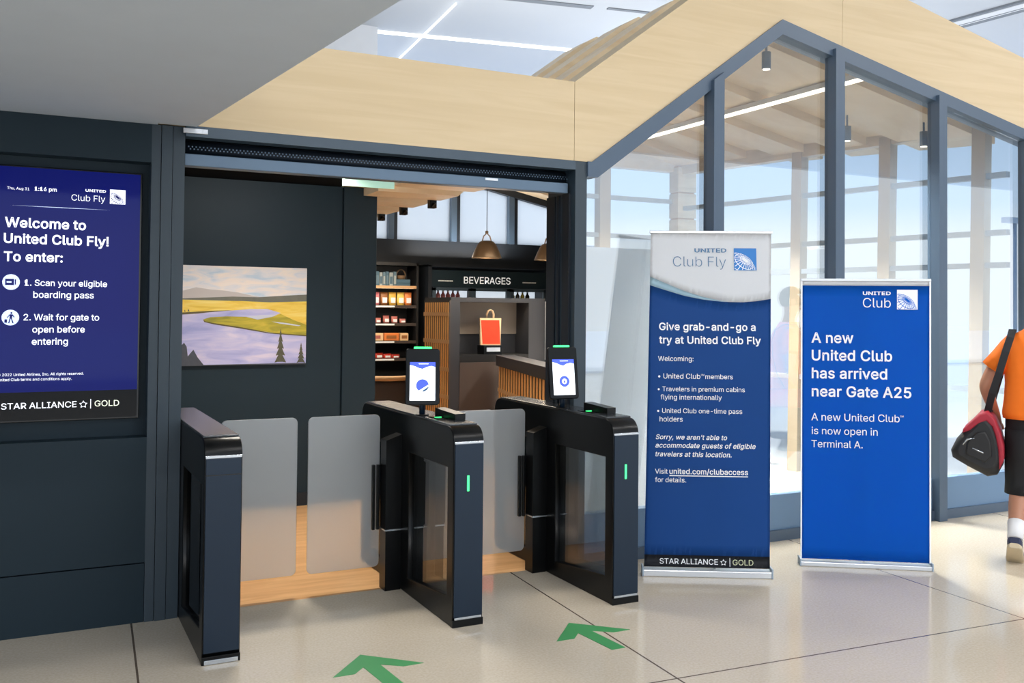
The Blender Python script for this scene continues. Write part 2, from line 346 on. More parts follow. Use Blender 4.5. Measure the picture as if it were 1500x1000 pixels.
# letter outlines: advance width and closed contours on a 1000-unit em, two characters per coordinate
GLYPHS = {
    ' ': (188, ''),
    '!': (196, "(4)7(0-,(v-,(r)7 (S'G(B'J(3'T()'d(%'u()(+(3(:(B(D(S(G(f(D(t(:)#(+)&'u)#'d(t'T(f'J"),
    "'": (206, '(?*|(7-,(z-,(r*|'),
    ',': (188, "'r&.(5(8({(8(E&."),
    '-': (453, '+4*1+4)S(d)S(d*1'),
    '.': (188, "(P'G(?'J(0'T(&'d(#'u(&(,(0(:(?(D(P(H(c(D(r(:(|(,)$'u(|'d(r'T(c'J"),
    '/': (249, "*(-D(8&Y'Y&Y)I-D"),
    '0': (453, "){'D)E'L(t'd(P(/(6(c(&)I'|*;(&+-(6+o(P,H(t,n)E-+){-3*T-++&,n+I,H+d+o+t+-+y*;+t)I+d(c+J(/+&'d*T'L ){(#*B()*`(;*w(X+-)'+7)Y+;*;+7*x+-+P*w+y*`,<*B,N){,U)W,N):,<)#+y(m+P(c*x(_*;(c)Y(m)')#(X):(;)W()"),
    '1': (453, "(='K(=((+k((+k'K *Q-,*Q'K)l'K)l,I)i,I(G+I(G,4)^-,"),
    '2': (453, "(1'K(1'{*')}*W*W*i*o*u+**|+?+#+V*{+q*r,,*c,=*N,J*7,R)x,U)[,R)C,H)0,:(},&(t+j(q+M(3+M(8+y(G,C(a,c)&,z)M-.)y-3*I-.*p,{+4,d+L,F+[,$+a+W+^+<+V*|+H*`+3*@*H)K)0(-)0(*+i(*+i'K"),
    '3': (453, ")r'D)D'H(w'U(S'j(7(*(%(L'x(v(_(v(e(](p(H)'(8)<(,)V(%)s(#*5(&*P(.*g(;*y(N+((f+,)(+))C*z)[*i)q*P*'*/*1)a*5)4*5)4*i*^,I*^,M(7,M(7-,+W-,+W,V)k*S)k*_*E*^*r*Q+;*:+V)v+g)Q+m)(+g(X+U(3+;'p*s'W*G'I"),
    '5': (453, ")u'D)I'I)#'V(^'l(D(-(3(N(-(t(l(t(q(^(|(J)1(:)D(-)[(%)u(#*7(&*Q(1*h(C*x(Y+'(u++)9+')X*x)u*g*1*P*C*5*N)r*R)W*P)>*I)(*?(r*3(4*:(Q-,+Q-,+Q,M).,M(x*k(z*k)2*y)I+()c+.)}+1*D+-*d+$+$*p+<*Z+O*A+_*$+h)_+k):+e(g+T(=+:'u*s'Z*I'J"),
    '6': (453, ")z'D)M'J)%'Z(_'t(E(;(6(e(1)9(5)_(A*,(W*Z({+7*9-,+%-,).*B)(*B)1*P)<*^)J*i)[*q)n*v*(*x*S*s*z*e+=*L+U*-+d)a+i)4+d(b+S(:+:'s*t'Y*L'I )z'|*;(%*T(0*i(@*x(V+'(r+*)4+')R*x)m*i*(*T*8*;*C)z*F)^*C)E*9)0*((|)n(r)S(o)5(r(r(|(W)0(@)E(0)^(%"),
    ':': (188, "(P'G(?'J(0'T(&'d(#'u(&(,(0(:(?(D(P(H(c(D(r(:(|(,)$'u(|'d(r'T(c'J (P*L(?*O(0*Y(&*i(#*z(&+1(0+@(?+J(P+M(c+J(r+@(|+1)$*z(|*i(r*Y(c*O"),
    'A': (480, "'['K)a-,*Q-,,X'K+o'K*]*l*E+W*%,h*2,h)m+V)V*l(F'K (`)%(`)_+U)_+U)%"),
    'B': (456, "(-'K(--,*.-,*_-'+,,u+J,_+a,C+n,#+r+Y+o+;+g+#+X*k+G*[+3*P*y*H*y*C+6*>+N*2+e){+v)c,')D,+(z,&(U+t(4+]'s+;'^*k'O*4'K (o(**2(**f(0+-(A+@(Z+F({+C)8+9)O+*)c*p)r*T)|*5*$(o*$ (o*Z*+*Z*F*^*^*f*r*s+&+)+0+?+3+W+-+w*w,6*X,G*-,M(o,M"),
    'C': (510, "*H'D)e'L)-'e(Y(0(7(e'|)J't*;'|+,(7+m(Y,F)-,n)e-+*H-3*o-0+7-'+X,t+v,a,4,H,I,+,X+e,c+?+|+?+u+X+i+o+Z,&+H,5+4,A*y,J*b,O*H,Q)w,K)O,9)-+w(o+O(_*x(X*;(_)Y(o)().(Z)O(=)w(,*H(&*b((*y(-+4(6+H(B+Z(Q+i(d+u(z+|)7,c)7,X(n,I(L,5(/+v'r+X'_+8'P*o'G"),
    'D': (502, ")s'K(Q'K(Q(*)o(**M(0*|(B+E(`+_),+n)^+s*<+n*v+_+L+E+s+#,5*P,G)u,M(N,M(N-,)y-,*d-$+D,h+s,B,:+k,P+,,W*<,P)L,:(i+r(5+B'k*a'S (o-,(o'K(-'K(--,"),
    'E': (419, "(-'K(--,+W-,+W,M(o,M(o*[+F*[+F)}(o)}(o(*+Z(*+Z'K"),
    'F': (410, "(-'K(--,+T-,+T,M(o,M(o*S+=*S+=)u(o)u(o'K"),
    'G': (520, "*J'D)e'L),'e(Y(1(6(f'{)J't*;'{+,(6+m(X,F),,n)c-+*F-3*n-0+7-'+Y,s+w,_,6,F,J,),Z+d,d+@+|+@+s+W+g+m+X,$+G,4+4,@*y,I*a,O*F,Q)v,K)N,9)-+x(o+O(_*x(X*;(_)Y(o)().(Z)O(=)x(,*J(&*s(*+<(8+Y(N+p(m,#)7,()b,;)_*X)_*X*=,h*=,h)`,a)$,L(L,,(#+]'_+)'K"),
    'I': (301, "'k'K'k(*(h(*(h,M'k,M'k-,*J-,*J,M)N,M)N(**J(**J'K"),
    'L': (393, "(-'K(--,(o-,(o(*+L(*+L'K"),
    'M': (628, "(-'K(--,)/-,*R)R*])6*i(m*u(E+%'}*q'}*|(D+-(k+9)5+C)R,f-,-h-,-h'K-''K-'*a-'+*-(+T-),&-*,R-0,R,|+},l+N,]+%,Q*a+9'K*['K)A*a)6+$)(+L(s+|(b,R(i,R(j,)(k+W(l++(l*a(l'K"),
    'N': (523, "(-'K(--,(z-,+:)N+N).+h(],'((+y('+u(^+s)4+s)Z+s-,,X-,,X'K+g'K)b*`)H+.)++a(^,M(i,O(l+d(n++(o*a(o'K"),
    'O': (533, "*H'D)e'L)-'e(Z(0(7(e'|)J't*;'|+,(7+m(Z,F)-,n)e-+*H-3+,-++d,n,6,F,Y+m,p+,,w*;,p)J,Y(e,6(0+d'e+,'L *H(&*t(,+@(=+c(Z+|)',2)Y,7*;,2*x+|+P+c+x+@,:*t,K*H,Q)w,K)O,:).+x(o+O(_*x(X*;(_)Y(o)').(Z)O(=)w(,"),
    'R': (449, "(-'K(--,*)-,*`-'+0,s+R,Z+j,:+y+o+}+C+y*s+j*L+R*-+0)q*_)c*))^(Q)^(Q*<*'*<*J*?*h*H*}*V+1*j+9+'+<+C+9+`+1+y*},2*h,A*J,J*&,M(o,M(o'K +D'K*#)}*m)},5'K"),
    'S': (447, ")x'B)C'G(r'T(L'k(1(-'z(Q'r({(Y({(`(`(m(I)%(8)=(,)Y(%)x'}*>(%*[(-*u(;+,(M+8(d+=(}+9)8+/)J*z)X*f)e*2)v)O*,(r*A(G*_(-+)(%+W(+,&(<,I(W,f(|,|)K-.){-3*P-.*z,|+B,f+],J+n,(+u+^+4+^+),%*l,>*H,N)y,T)Y,Q)>,I)(,<(s,+(h+r(e+[(i+C(u+1)+*})@*r)l*c*E*T*v*E+3*9+J*++_)t+o)^+y)B+|(}+w(T+f(1+K'n+&'V*S'G"),
    'T': (449, "'l,M'l-,,*-,,*,M*>,M*>'K)X'K)X,M"),
    'U': (517, "*@'C)c'I)1'Z(d'w(F(A(3(n(-)D(--,(n-,(n)I(r)')$(c)7(H)R(5)t()*@(%*h()+.(5+H(H+](c+i)'+m)I+m-,,R-,,R)D,L(n,:(A+w'w+N'Z*y'I"),
    'V': (480, ")d'K'[-,(E-,)W)f)o({*5'k*('k*H(|*`)f+o-,,X-,*S'K"),
    'W': (686, ")2'K'[-,(C-,):)[)F)()R(O)]'t)T't)`(O)k)()x)[*p-,+`-,,W)[,d)(,p(O,{'t,r't,}(O--)(-:)[.0-,.t-,-A'K,P'K+S+&+B+k+3,e+A,e+2+o*|+&*#'K"),
    'a': (389, ")7'B(p'F(O'P(5'b'|'y'o(:'j(^'n(|'w)8(+)J(?)X(U)c(o)k)I)t*'){*9*#*F*(*N*0*Q*<*Q*>*N*T*H*g*=*u*-+%)t+,)[+.)B+,),+%(v*w(h*k(]*^(U*O'u*a(*+%(@+=(Y+O(w+Z):+b)Y+d*,+_*D+W*[+K*p+:+%+#+0*`+4*8+4'K*R'K*R(%*M(%*9'e*)'W)o'L)U'E )A'y)b'})|(,*5(;*D(N*M(e*Q(|*Q)U*@)M*$)G)`)B)F)?(x)6(g)-(X(}(P(n(M(Z(O(H(W(9(d(.(t(%),'{"),
    'b': (424, ")}'C)^'F)C'O)0'](|'k(h(,(b(,(b'K(&'K(&-,(d-,(d*}(h*}({+=)/+K)B+X)]+a)}+d*O+^*w+L+<+/+U*c+e*2+j)T+e(w+U(E+='y*w'[*O'I )t'{*:($*T(3*k(I*z(g+().++)T+(){*z*B*k*`*U*u*:+()t+-)S+()8*v)#*a(o*D(f)}(c)T(f)-(o(e)#(G)9(2)S($"),
    'c': (396, ")g'C)6'I(g'[(C'z()(F't(w'n)R't*0()*a(C+-(g+K)6+^)g+d*'+c*A+]*Y+S*o+G+'+8+7+%+D*k+M*R*m*C*`*_*K*u*/+()g+-)D+()(*t(n*](^*?(T)x(Q)R(T).(^(g(n(J)((3)D($)g'z*0(%*L(3*b(J*n(g+N(W+E(?+8()+('q*p'a*Z'T*B'J*('E"),
    'd': (424, ")Z'C).'I(a'[(@'y(((E's(w'n)T's*2((*c(@+/(b+L).+^)[+d)|+a*:+X*M+K*]+=*p*}*u*}*u-,+W-,+W'K*w'K*w(,*q(,*]'k*M']*9'O){'F )e'{*)($*D(2*Y(G*i(e*s)-*v)T*s)}*j*D*Y*a*D*v**+()e+-)C+()(*u(n*`(^*B(T){(Q)T(T).(_(g(n(I)((3)C($"),
    'e': (404, ")l'C)8'I(g'[(C'z()(F't(v'n)R's*/((*`(B+,(e+J)4+^)e+d*)+b*G+Y*d+L*}+8+8*y+H*W+S*/+V)Y+V)@(<)@(<)u+5)u*t)b*q***h*J*X*d*D*x**+))e+-)D+)))*w(o*d(_*K(T*.(Q)k(Q)I(U(}(`([(r(A).(.)J(#)l'z*''|*;(&*L(.*Z(:*g(I*p(Z+P(L+D(0+2's*u'_*X'O*6'F"),
    'f': (254, ")|+_)|+*'Q+*'Q+_ (B'K(B,9(E,V(Q,p(c-((y-6)8->)R-A)v->*0-8){,^)o,b)Z,d)B,`)1,U)(,D)%,,)%'K"),
    'g': (425, ")g%i)?%l(x%t(Z&&(C&7(1&J($&a(V&}(l&d(z&W)1&M)I&F)g&D*6&I*W&Z*n&w*u'E*u(5*p(5*]'u*M'h*9'[){'S)Z'P)/'U(c'g(A(&(((K's(z'n)V's*3((*c(A+/(b+L)/+^)[+d)|+b*:+X*N+K*^+=*r*}*w*}*w+_+W+_+W'B+R&p+A&K+'&0*a%x*8%m )e(,**(0*E(<*Z(P*j(k*s)1*v)X*s*$*j*E*Z*a*E*v**+()e+-)C+()(*v(n*`(_*C(T)}(Q)X(T)2(_(m(n(Q)((=)C(0"),
    'h': (410, "(d){(d'K(&'K(&-,(d-,(d*](W*](n+/)/+M)R+_){+d*E+`*e+T+$+@+8+$+D*Z+H*-+H'K*f'K*f*(*`*P*N*n*3+&)j+,)O+))8*{)$*m(p*X(g*>"),
    'i': (167, "(&'K(&+_(d+_(d'K (E,D(4,G(',P'x,^'u,m'x,}('-/(4-8(E-;(U-8(d-/(m,}(p,m(m,^(d,P(U,G"),
    'l': (189, "(}'I(V'N(;'`(+'{(&(E(&-,(d-,(d(T(e(>(j(/(t('))(%)7(&)A(')L'N)9'J"),
    'm': (610, "(&'K(&+_(b+_(b*e(^*e(h+&(v+=).+N)C+[)Z+d)s+f*>+`*]+L*s+.+$*e*v*e+%+$+4+:+H+L+a+Z+{+c,>+f,^+c,{+W-9+E-L++-X*f-]*<-]'K,z'K,z*;,t*_,c*w,H+),,+-+o+++Y+#+I*q+<*`+5*K+2*4+2'K*O'K*O*A*J*^*:*u)}+))_+-)I++)5+#)#*q(p*_(g*G(d*+(d'K"),
    'n': (410, "(d){(d'K(&'K(&+_(b+_(b*](W*](n+/)/+M)R+_){+d*E+`*e+T+$+@+8+$+D*Z+H*-+H'K*f'K*f*(*`*P*N*n*3+&)j+,)O+))8*{)$*m(p*X(g*>"),
    'o': (415, ")g'C)6'I(g'[(C'z()(F't(w'n)R't*0()*a(C+-(g+K)6+^)g+d*=+^*i+K+0+-+J*a+[*0+a)R+[(w+J(F+0'z*i'[*='I )g'z*/($*K(3*b(J*q(g*z).*})R*z)x*q*?*b*]*K*t*/+()g+-)D+()(*t(n*](^*?(T)x(Q)R(T).(^(g(n(J)((3)D($"),
    'p': (424, "(&%q(&+_(b+_(b*}(h*}({+=)/+K)B+X)]+a)}+d*O+^*w+L+<+/+U*c+e*2+j)T+e(w+U(E+='y*w'[*O'I)}'C)^'F)D'O)0'](|'k(h(,(d(,(d%q )t'{*:($*T(3*k(I*z(g+().++)T+(){*z*B*k*`*U*u*:+()t+-)S+()8*v)#*a(o*D(f)}(c)T(f)-(o(e)#(G)9(2)S($"),
    'r': (259, "(&'K(&+_(b+_(b+$(e+$(t+>)/+R)L+`)m+e)}+d*0+d*0+%*#+')g+))M+&)6*y)#*k(p*Y(g*C(d**(d'K"),
    's': (365, ")M'C)('F(b'N(E'^(/'r'y(0'p(O(O(](Z(@(n(-)-'})L'y)q(#*1(/*C(B*I(X*F(k*;(z**)*)l)2),)A(Y)Q(9)h(&**'{*O($*o(2+/(H+E(e+U),+a)R+d)w+a*;+W*T+I*i+6*x*z+'*`*I*R*?*h*0*z)s++)R+0)3+,(u*{(d*i(_*R(b*?(n*0)'*%)C)w)})i*P)Y*p)B+()%+.(]+)(<*v'{*`'d*A'Q)w'F"),
    't': (227, ")d+_)d+*'Q+*'Q+_ (2,a(p,a(p(S(r(=(z(.)-(&)A(#)P($)b(')m'M)W'H)?'G(o'M(M'a(9(%(2(N"),
    'u': (410, ")M'F))'J(e'V(J'k(6(,(*(P(&(}(&+_(d+_(d)'(i(Z({(<);())`(#)z(&*6(/*I(>*X(R*c(l*f)0*f+_+H+_+H'K*h'K*h(M*q(M*['{*>'])v'K"),
    'v': (389, "):'K']+_(E+_)<)2)R(H)f'a)O'a)c(H)x)2*o+_+V+_)z'K"),
    'w': (567, "(|'K'c+_(H+_(w)n)1({)F'u)<'u)Q(y)f)n*9+_*z+_+M)n+b(z+v'u+k'u,&(y,;)n,j+_-P+_,6'K+S'K*})C*o)y*a*U*R+5*a+5*R*U*D)y*5)C)_'K"),
    'y': (389, "'{%u(.&O(8&N(I&K(Y&L(h&Q(t&[)$&l).''):'J']+_(E+_)<)2)R(H)f'a)O'a)b(H)x)2*o+_+V+_)d&l)V&P)H&:)6&)(}%x(g%q(L%o(2%q"),
    '\xa9': (637, ")D*;)I*c)X++)p+I*4+b*W+q+$+v+F+r+f+f,'+S,=+<,M*{,U*[+t*[+k*s+W+++?+7+$+;*g+8*Q+/*>*|*0*i*'*S*$*;*'*#*0)i*>)V*Q)H*g)?+$)<+>)@+U)L+f)_+o)w,P)w,H)V,9):,$)#+e(l+F(`+$(]*W(b*4(p)p)-)X)K)I)o *|'C*G'H)p'W)C'q(w(6(V(^(=)0(.)b()*;(.*q(=+G(V+u(w,A)C,b)p,z*G-.*|-4+V-.,-,z,Z,b-',A-G+u-`+G-o*q-t*;-o)b-`)0-G(^-'(6,Z'q,-'W+V'H *|($+J((+q(4,9(G,W(a,q)$-))G-4)n-8*;-4*e-)+0,q+S,W+r,9,0+q,C+J,O*|,R*S,O*-,C)e,0)F+r)-+S(u+0(i*e(e*;(i)n(u)G)-)$)F(a)e(G*-(4*S(("),
    '\u2022': (389, ')Y(N)=(Q(}(](g(n(U)*(J)D(F)b(J*$(U*>(g*T(}*f)=*q)Y*u)w*q*6*f*M*T*_*>*j*$*n)b*j)D*_)**M(n*6(])w(Q'),
}
def _dec(t):
    val = lambda c: ord(c)-35-(1 if ord(c) > 92 else 0)
    n = [val(t[k])*90+val(t[k+1])-400 for k in range(0, len(t), 2)]
    return list(zip(n[::2], n[1::2]))
GL = {c: (a, [_dec(q) for q in b.split(' ') if q]) for c, (a, b) in GLYPHS.items()}
def _area(p): return sum(a[0]*b[1]-b[0]*a[1] for a, b in zip(p, p[1:]+p[:1]))/2
def _offset(p, d):
    o = []; n = len(p)
    for i in range(n):
        a, b, c = p[i-1], p[i], p[(i+1) % n]
        d1 = Vector((b[0]-a[0], b[1]-a[1])).normalized(); d2 = Vector((c[0]-b[0], c[1]-b[1])).normalized()
        n1 = Vector((-d1.y, d1.x)); n2 = Vector((-d2.y, d2.x)); m = n1+n2
        k = m.length_squared/2
        m = m/max(k, .55) if m.length > 1e-6 else n1
        o.append((b[0]+m.x*d, b[1]+m.y*d))
    return o
def _inside(q, p):
    c = False
    for a, b in zip(p, p[1:]+p[:1]):
        if (a[1] > q[1]) != (b[1] > q[1]) and q[0] < (b[0]-a[0])*(q[1]-a[1])/(b[1]-a[1])+a[0]: c = not c
    return c
from mathutils.geometry import tessellate_polygon
def text(bm, s, u, v, w, M, bold=0.0, shear=0.0, h=None, mi=0, lift=.0012):
    """one line of lettering fitted to width w with its baseline at (u, v)"""
    tris = []; x = 0
    for c in s:
        a, cs = GL[c]
        if cs:
            sg = 1 if _area(max(cs, key=lambda p: abs(_area(p)))) > 0 else -1
            off = [(_offset(p, -sg*bold*1000) if bold else p) for p in cs]
            outs = [k for k, p in enumerate(cs) if _area(p)*sg > 0]; grp = {k: [] for k in outs}
            for k, p in enumerate(cs):
                if k not in grp:
                    own = [q for q in outs if _inside(p[0], cs[q])]
                    if own: grp[min(own, key=lambda q: abs(_area(cs[q])))].append(k)
            for k, hs in grp.items():
                loops = [[Vector((x+p[0]+p[1]*shear, p[1], 0)) for p in off[q]] for q in [k]+hs]
                fl = [p for l in loops for p in l]
                tris += [[fl[i] for i in t] for t in tessellate_polygon(loops)]
        x += a-(8 if bold <= .007 else -8)
    xs = [p.x for t in tris for p in t]; ys_ = [p.y for t in tris for p in t]
    x0 = min(xs); k = w/(max(xs)-x0); y0 = min(ys_) if h else 0; ky = h/(max(ys_)-y0) if h else k
    T = bmesh.new(); seen = {}
    def vert(p):
        key = (round(p.x, 2), round(p.y, 2))
        if key not in seen: seen[key] = T.verts.new((u+(p.x-x0)*k, v+(p.y-y0)*ky, lift))
        return seen[key]
    for t in tris:
        q = [vert(p) for p in t]
        if len(set(q)) < 3: continue
        try: f = T.faces.new(q)
        except ValueError: continue
        f.normal_update()
        if f.normal.z < 0: f.normal_flip()
    return merge(bm, T, M, mi)
def tline(parent, m, s, u, v, w, M, bold=0.0, shear=0.0, h=None, name='text_line'):
    b = bmesh.new(); text(b, s, u, v, w, M, bold, shear, h); return link(name, b, m, parent)
def tmark(parent, m, M, fn, name):
    b = bmesh.new(); fn(b, M); return link(name, b, m, parent)
def flat(bm, pts, M, mi=0, lift=.001):
    t = bmesh.new(); t.faces.new([t.verts.new((p[0], p[1], lift)) for p in pts])
    bmesh.ops.triangulate(t, faces=t.faces[:]); 
    for f in t.faces:
        if f.normal.z < 0: f.normal_flip()
    return merge(bm, t, M, mi)
def star(bm, cx, cy, r, M, mi=0, lift=.0012):
    """outline of a five-pointed star built from five small kites"""
    for k in range(5):
        a = PI/2+2*PI*k/5
        p = lambda rr, d: (cx+rr*math.cos(a+d), cy+rr*math.sin(a+d))
        flat(bm, [p(r, 0), p(r*.52, .62), p(r*.44, .34), p(r*.62, 0)], M, mi, lift)
        flat(bm, [p(r, 0), p(r*.62, 0), p(r*.44, -.34), p(r*.52, -.62)], M, mi, lift)
def globe_logo(bm, u, v, s, M, mi_bg, mi_ln, lift=.001, wd=.013):
    """a square carrying a quarter globe drawn in lines"""
    flat(bm, [(u, v), (u+s, v), (u+s, v+s), (u, v+s)], M, mi_bg, lift)
    R = .92; C = (.04, -.12); ang = math.radians(-38); tilt = math.radians(35)
    def pt(la, lo):
        x, y, z = math.cos(la)*math.sin(lo), math.sin(la), math.cos(la)*math.cos(lo)
        y, z = y*math.cos(tilt)-z*math.sin(tilt), y*math.sin(tilt)+z*math.cos(tilt)
        x, y = x*math.cos(ang)-y*math.sin(ang), x*math.sin(ang)+y*math.cos(ang)
        return C[0]+R*x, C[1]+R*y, z
    def line(fn, n=40):
        prev = None
        for i in range(n+1):
            x, y, z = fn(i/n)
            ok = z > -.02 and 0 <= x <= 1 and 0 <= y <= 1
            if ok and prev:
                dx, dy = x-prev[0], y-prev[1]; l = math.hypot(dx, dy)
                if l > 1e-5:
                    hw = wd*(.45+.75*max(0, z)); nx, ny = -dy/l*hw, dx/l*hw
                    q = [(prev[0]+nx, prev[1]+ny), (prev[0]-nx, prev[1]-ny), (x-nx, y-ny), (x+nx, y+ny)]
                    q = [(u+min(1, max(0, a))*s, v+min(1, max(0, b))*s) for a, b in q]
                    flat(bm, q, M, mi_ln, lift+.0006)
            prev = (x, y) if ok else None
    for la in range(-75, 90, 15): line(lambda t: pt(math.radians(la), -PI+2*PI*t), 60)
    for lo in range(-180, 180, 18): line(lambda t: pt(-PI/2+PI*t, math.radians(lo)))

# ------------------------------------------------------------------ the setting: ground, hall floor and ceiling
bm = B(); box(bm, -60, 120, -60, 160, -.12, -.06); struct(link('ground', bm, 'concrete'), 'pale concrete apron outside the terminal glazing', 'ground')
bm = B(); box(bm, -8, 34, -15, .04, -.05, 0); struct(link('floor', bm, 'terrazzo'), 'polished beige terrazzo concourse floor with thin joints', 'floor')
bm = B(); prism(bm, [(-8, .04), (2.95, .04), (4.88, 3.62), (6.75, 7.0), (-8, 7.0)], 'z', -.05, -.001)
struct(link('floor_shop', bm, 'wood_floor'), 'warm timber floor inside the shop beyond the gates', 'floor')
bm = B(); prism(bm, [(2.955, .04), (6.95, .04), (6.32, 3.62), (4.885, 3.62)], 'z', -.05, -.001); struct(link('floor_lounge', bm, 'terrazzo'), 'pale terrazzo floor of the lounge behind the glazing', 'floor')
bm = B(); prism(bm, [(-8, -15), (34, -15), (34, -2.2), (15.3, 4.0), (5.1, 12.6), (-8, 12.6)], 'z', 5.5, 5.7)
struct(link('ceiling', bm, 'ceiling_white'), 'high white panelled ceiling of the concourse', 'ceiling')
# seams and lines in the hall ceiling
def zline(p, q, wd, name, m, label, cat, z=5.5, th=.03, kind=None):
    p, q = Vector((*p, 0)), Vector((*q, 0)); d = (q-p).normalized(); n = Vector((-d.y, d.x, 0))*wd/2
    bm = B(); prism(bm, [(p+n)[:2], (q+n)[:2], (q-n)[:2], (p-n)[:2]], 'z', z-th, z-.001)
    return tag(link(name, bm, m), label, cat, None, kind)
zline((4.35, 8.19), (9.3, 7.36), .07, 'line_light', 'light_line', 'long white linear ceiling light running above the timber fascia', 'light')
zline((4.86, 6.39), (5.25, 10.3), .012, 'line_light', 'light_line', 'thin linear ceiling light crossing the longer one at right angles', 'light', z=5.468)
for nm, p, q, wd, lab in (('slot_diffuser', (5.0, 6.08), (6.55, 5.80), .12, 'dark linear air slot in white ceiling at the top edge'),
                          ('slot_diffuser', (6.75, 5.74), (8.1, 5.50), .07, 'thin air slot in ceiling continuing beside the gable peak'),
                          ):
    zline(p, q, wd, nm, 'ceiling_slot', lab, 'air vent', th=.012)
t = thing('linear_diffuser', 'grey triple slot air diffuser in white ceiling above right fascia', 'air vent')
for k, (o, wd, m) in enumerate(((-.16, .06, 'ceiling_slot'), (0, .22, 'white_paint'), (.17, .1, 'ceiling_slot'), (.06, .02, 'ceiling_slot'))):
    p, q = Vector((11.25+o, 4.3, 0)), Vector((11.55+o, 1.0, 0)); d = (q-p).normalized(); n = Vector((-d.y, d.x, 0))*wd/2
    bm = B(); prism(bm, [(p+n)[:2], (q+n)[:2], (q-n)[:2], (p-n)[:2]], 'z', 5.47-(k == 3)*.004, 5.499); link(('slot', 'frame', 'slot', 'slot')[k], bm, m, t)
bm = B(); box(bm, 1.0, 4.35, 8.0, 8.2, 2.9, 5.5); struct(link('wall_upper', bm, 'white_paint'), 'white bulkhead wall rising behind the fascia under the ceiling', 'wall')
# grey soffit overhanging the left wall
bm = B(); prism(bm, [(-6, .15), (.545, .15), (.545, -.032), (.722, -.032), (1.02, -3.2), (-6, -3.2)], 'z', 2.3855, 2.75)
struct(link('ceiling_soffit', bm, 'soffit_grey'), 'smooth grey dropped soffit overhanging the left wall', 'soffit')

# ------------------------------------------------------------------ left wall with recess for the display
bm = B()
IDX = frame((0, .1, 0), (1, 0, 0), (0, 0, 1))
plate(bm, [[(-6, .285), (.521, .285), (.521, 2.385), (-6, 2.385)], [(-.24, .88), (.521-.0001, .88), (.521-.0001, 2.205), (-.24, 2.205)]][:1] if False else
      [[(-6, .285), (-.24, .285), (-.24, 2.385), (-6, 2.385)]], IDX, .2)
box(bm, -.24, .521, 0, .2, .285, .88); box(bm, -.24, .521, 0, .2, 2.2, 2.385); box(bm, -.24, .521, .1, .2, .88, 2.2)
struct(link('wall_left', bm, 'slate_panel'), 'dark slate panelled wall holding the recessed display', 'wall')
bm = B(); box(bm, -6, .519, .004, .2, 0, .278); struct(link('baseboard_left', bm, 'slate_panel'), 'tall dark base panel along the left wall', 'baseboard')
bm = B(); box(bm, .521, .563, .0, .22, 0, 2.385); box(bm, .566, .616, -.006, .22, 0, 2.385); box(bm, .619, .674, .0, .3, 0, 2.385)
box(bm, .56, .63, .02, .2, 0, 2.38); struct(link('trim_1', bm, 'slate_post'), 'ribbed dark steel post at the left of the entrance', 'post')

# ------------------------------------------------------------------ display screen
t = thing('wall_display', 'tall blue digital display recessed in the dark wall', 'screen', (0, .1, 0))
bm = B(); box(bm, -.2, .489, -.032, -.002, .966, 2.152, .003); link('bezel', bm, 'black_gloss', t)
SM_ = frame((0, -.033, 0), (1, 0, 0), (0, 0, 1))
bm = B(); flat(bm, [(-.19, 1.105), (.479, 1.105), (.479, 2.144), (-.19, 2.144)], SM_, 0, .0004)
flat(bm, [(-.19, .974), (.479, .974), (.479, 1.105), (-.19, 1.105)], SM_, 1, .0004)
link('panel', bm, ['screen_blue', 'screen_black'], t)
for s, u, v, w, b in (('Thu, Aug 31', -.0936, 2.0385, .091, 0), ('1:16 pm', .0197, 2.0395, .0923, .016), ('Club Fly', .1754, 2.0025, .1465, -.006),
    ('Welcome to', -.1001, 1.8656, .3404, .018), ('United Club Fly!', -.1029, 1.7924, .444, .018), ('To enter:', -.1015, 1.7092, .2447, .018),
    ('1. Scan your eligible', -.0146, 1.5971, .3518, .006), ('boarding pass', .0222, 1.5417, .2577, .006), ('2. Wait for gate to', -.0163, 1.4367, .3213, .006),
    ('open before', .0213, 1.3803, .2221, .006), ('entering', .0198, 1.3237, .1523, .006),
    ('\u00a9 2022 United Airlines, Inc. All rights reserved.', -.118, 1.181, .36, 0), ('United Club terms and conditions apply.', -.118, 1.158, .309, 0)):
    tline(t, 'screen_white', s, u, v, w, SM_, b)
tline(t, 'screen_white', 'STAR ALLIANCE', -.1006, 1.0285, .3146, SM_, .004, h=.0285)
tline(t, 'screen_white', 'UNITED', .2351, 2.0475, .0897, SM_, .02, h=.0125, name='wordmark')
tmark(t, 'screen_white', SM_, lambda b, M: star(b, .243, 1.0405, .019, M), 'star_emblem')
tmark(t, 'screen_white', SM_, lambda b, M: flat(b, [(.2732, 1.02), (.2762, 1.02), (.2762, 1.065), (.2732, 1.065)], M), 'divider_bar')
tline(t, 'screen_gold', 'GOLD', .2919, 1.0285, .1082, SM_, .004, h=.0285)
tmark(t, 'screen_pale', SM_, lambda b, M: flat(b, [(-.08, 1.9655), (.13, 1.9668), (.35, 1.9655), (.13, 1.9642)], M), 'ruled_line')
bm = B(); globe_logo(bm, .343, 1.996, .069, SM_, 0, 1); link('logo', bm, ['screen_white', 'screen_blue'], t)
def disc(cx, cy, r, n=28): return [(cx+r*math.cos(2*PI*i/n), cy+r*math.sin(2*PI*i/n)) for i in range(n)]
bm = B(); flat(bm, disc(-.07, 1.612, .036), SM_, 0, .001)
for q in ([(-.094, 1.598), (-.058, 1.598), (-.058, 1.627), (-.094, 1.627)], [(-.055, 1.6), (-.05, 1.6), (-.05, 1.625), (-.055, 1.625)]): flat(bm, q, SM_, 1, .0016)
flat(bm, [(-.088, 1.609), (-.068, 1.609), (-.068, 1.616), (-.088, 1.616)], SM_, 0, .002)
link('boarding_pass_icon', bm, ['screen_pale', 'screen_blue'], t)
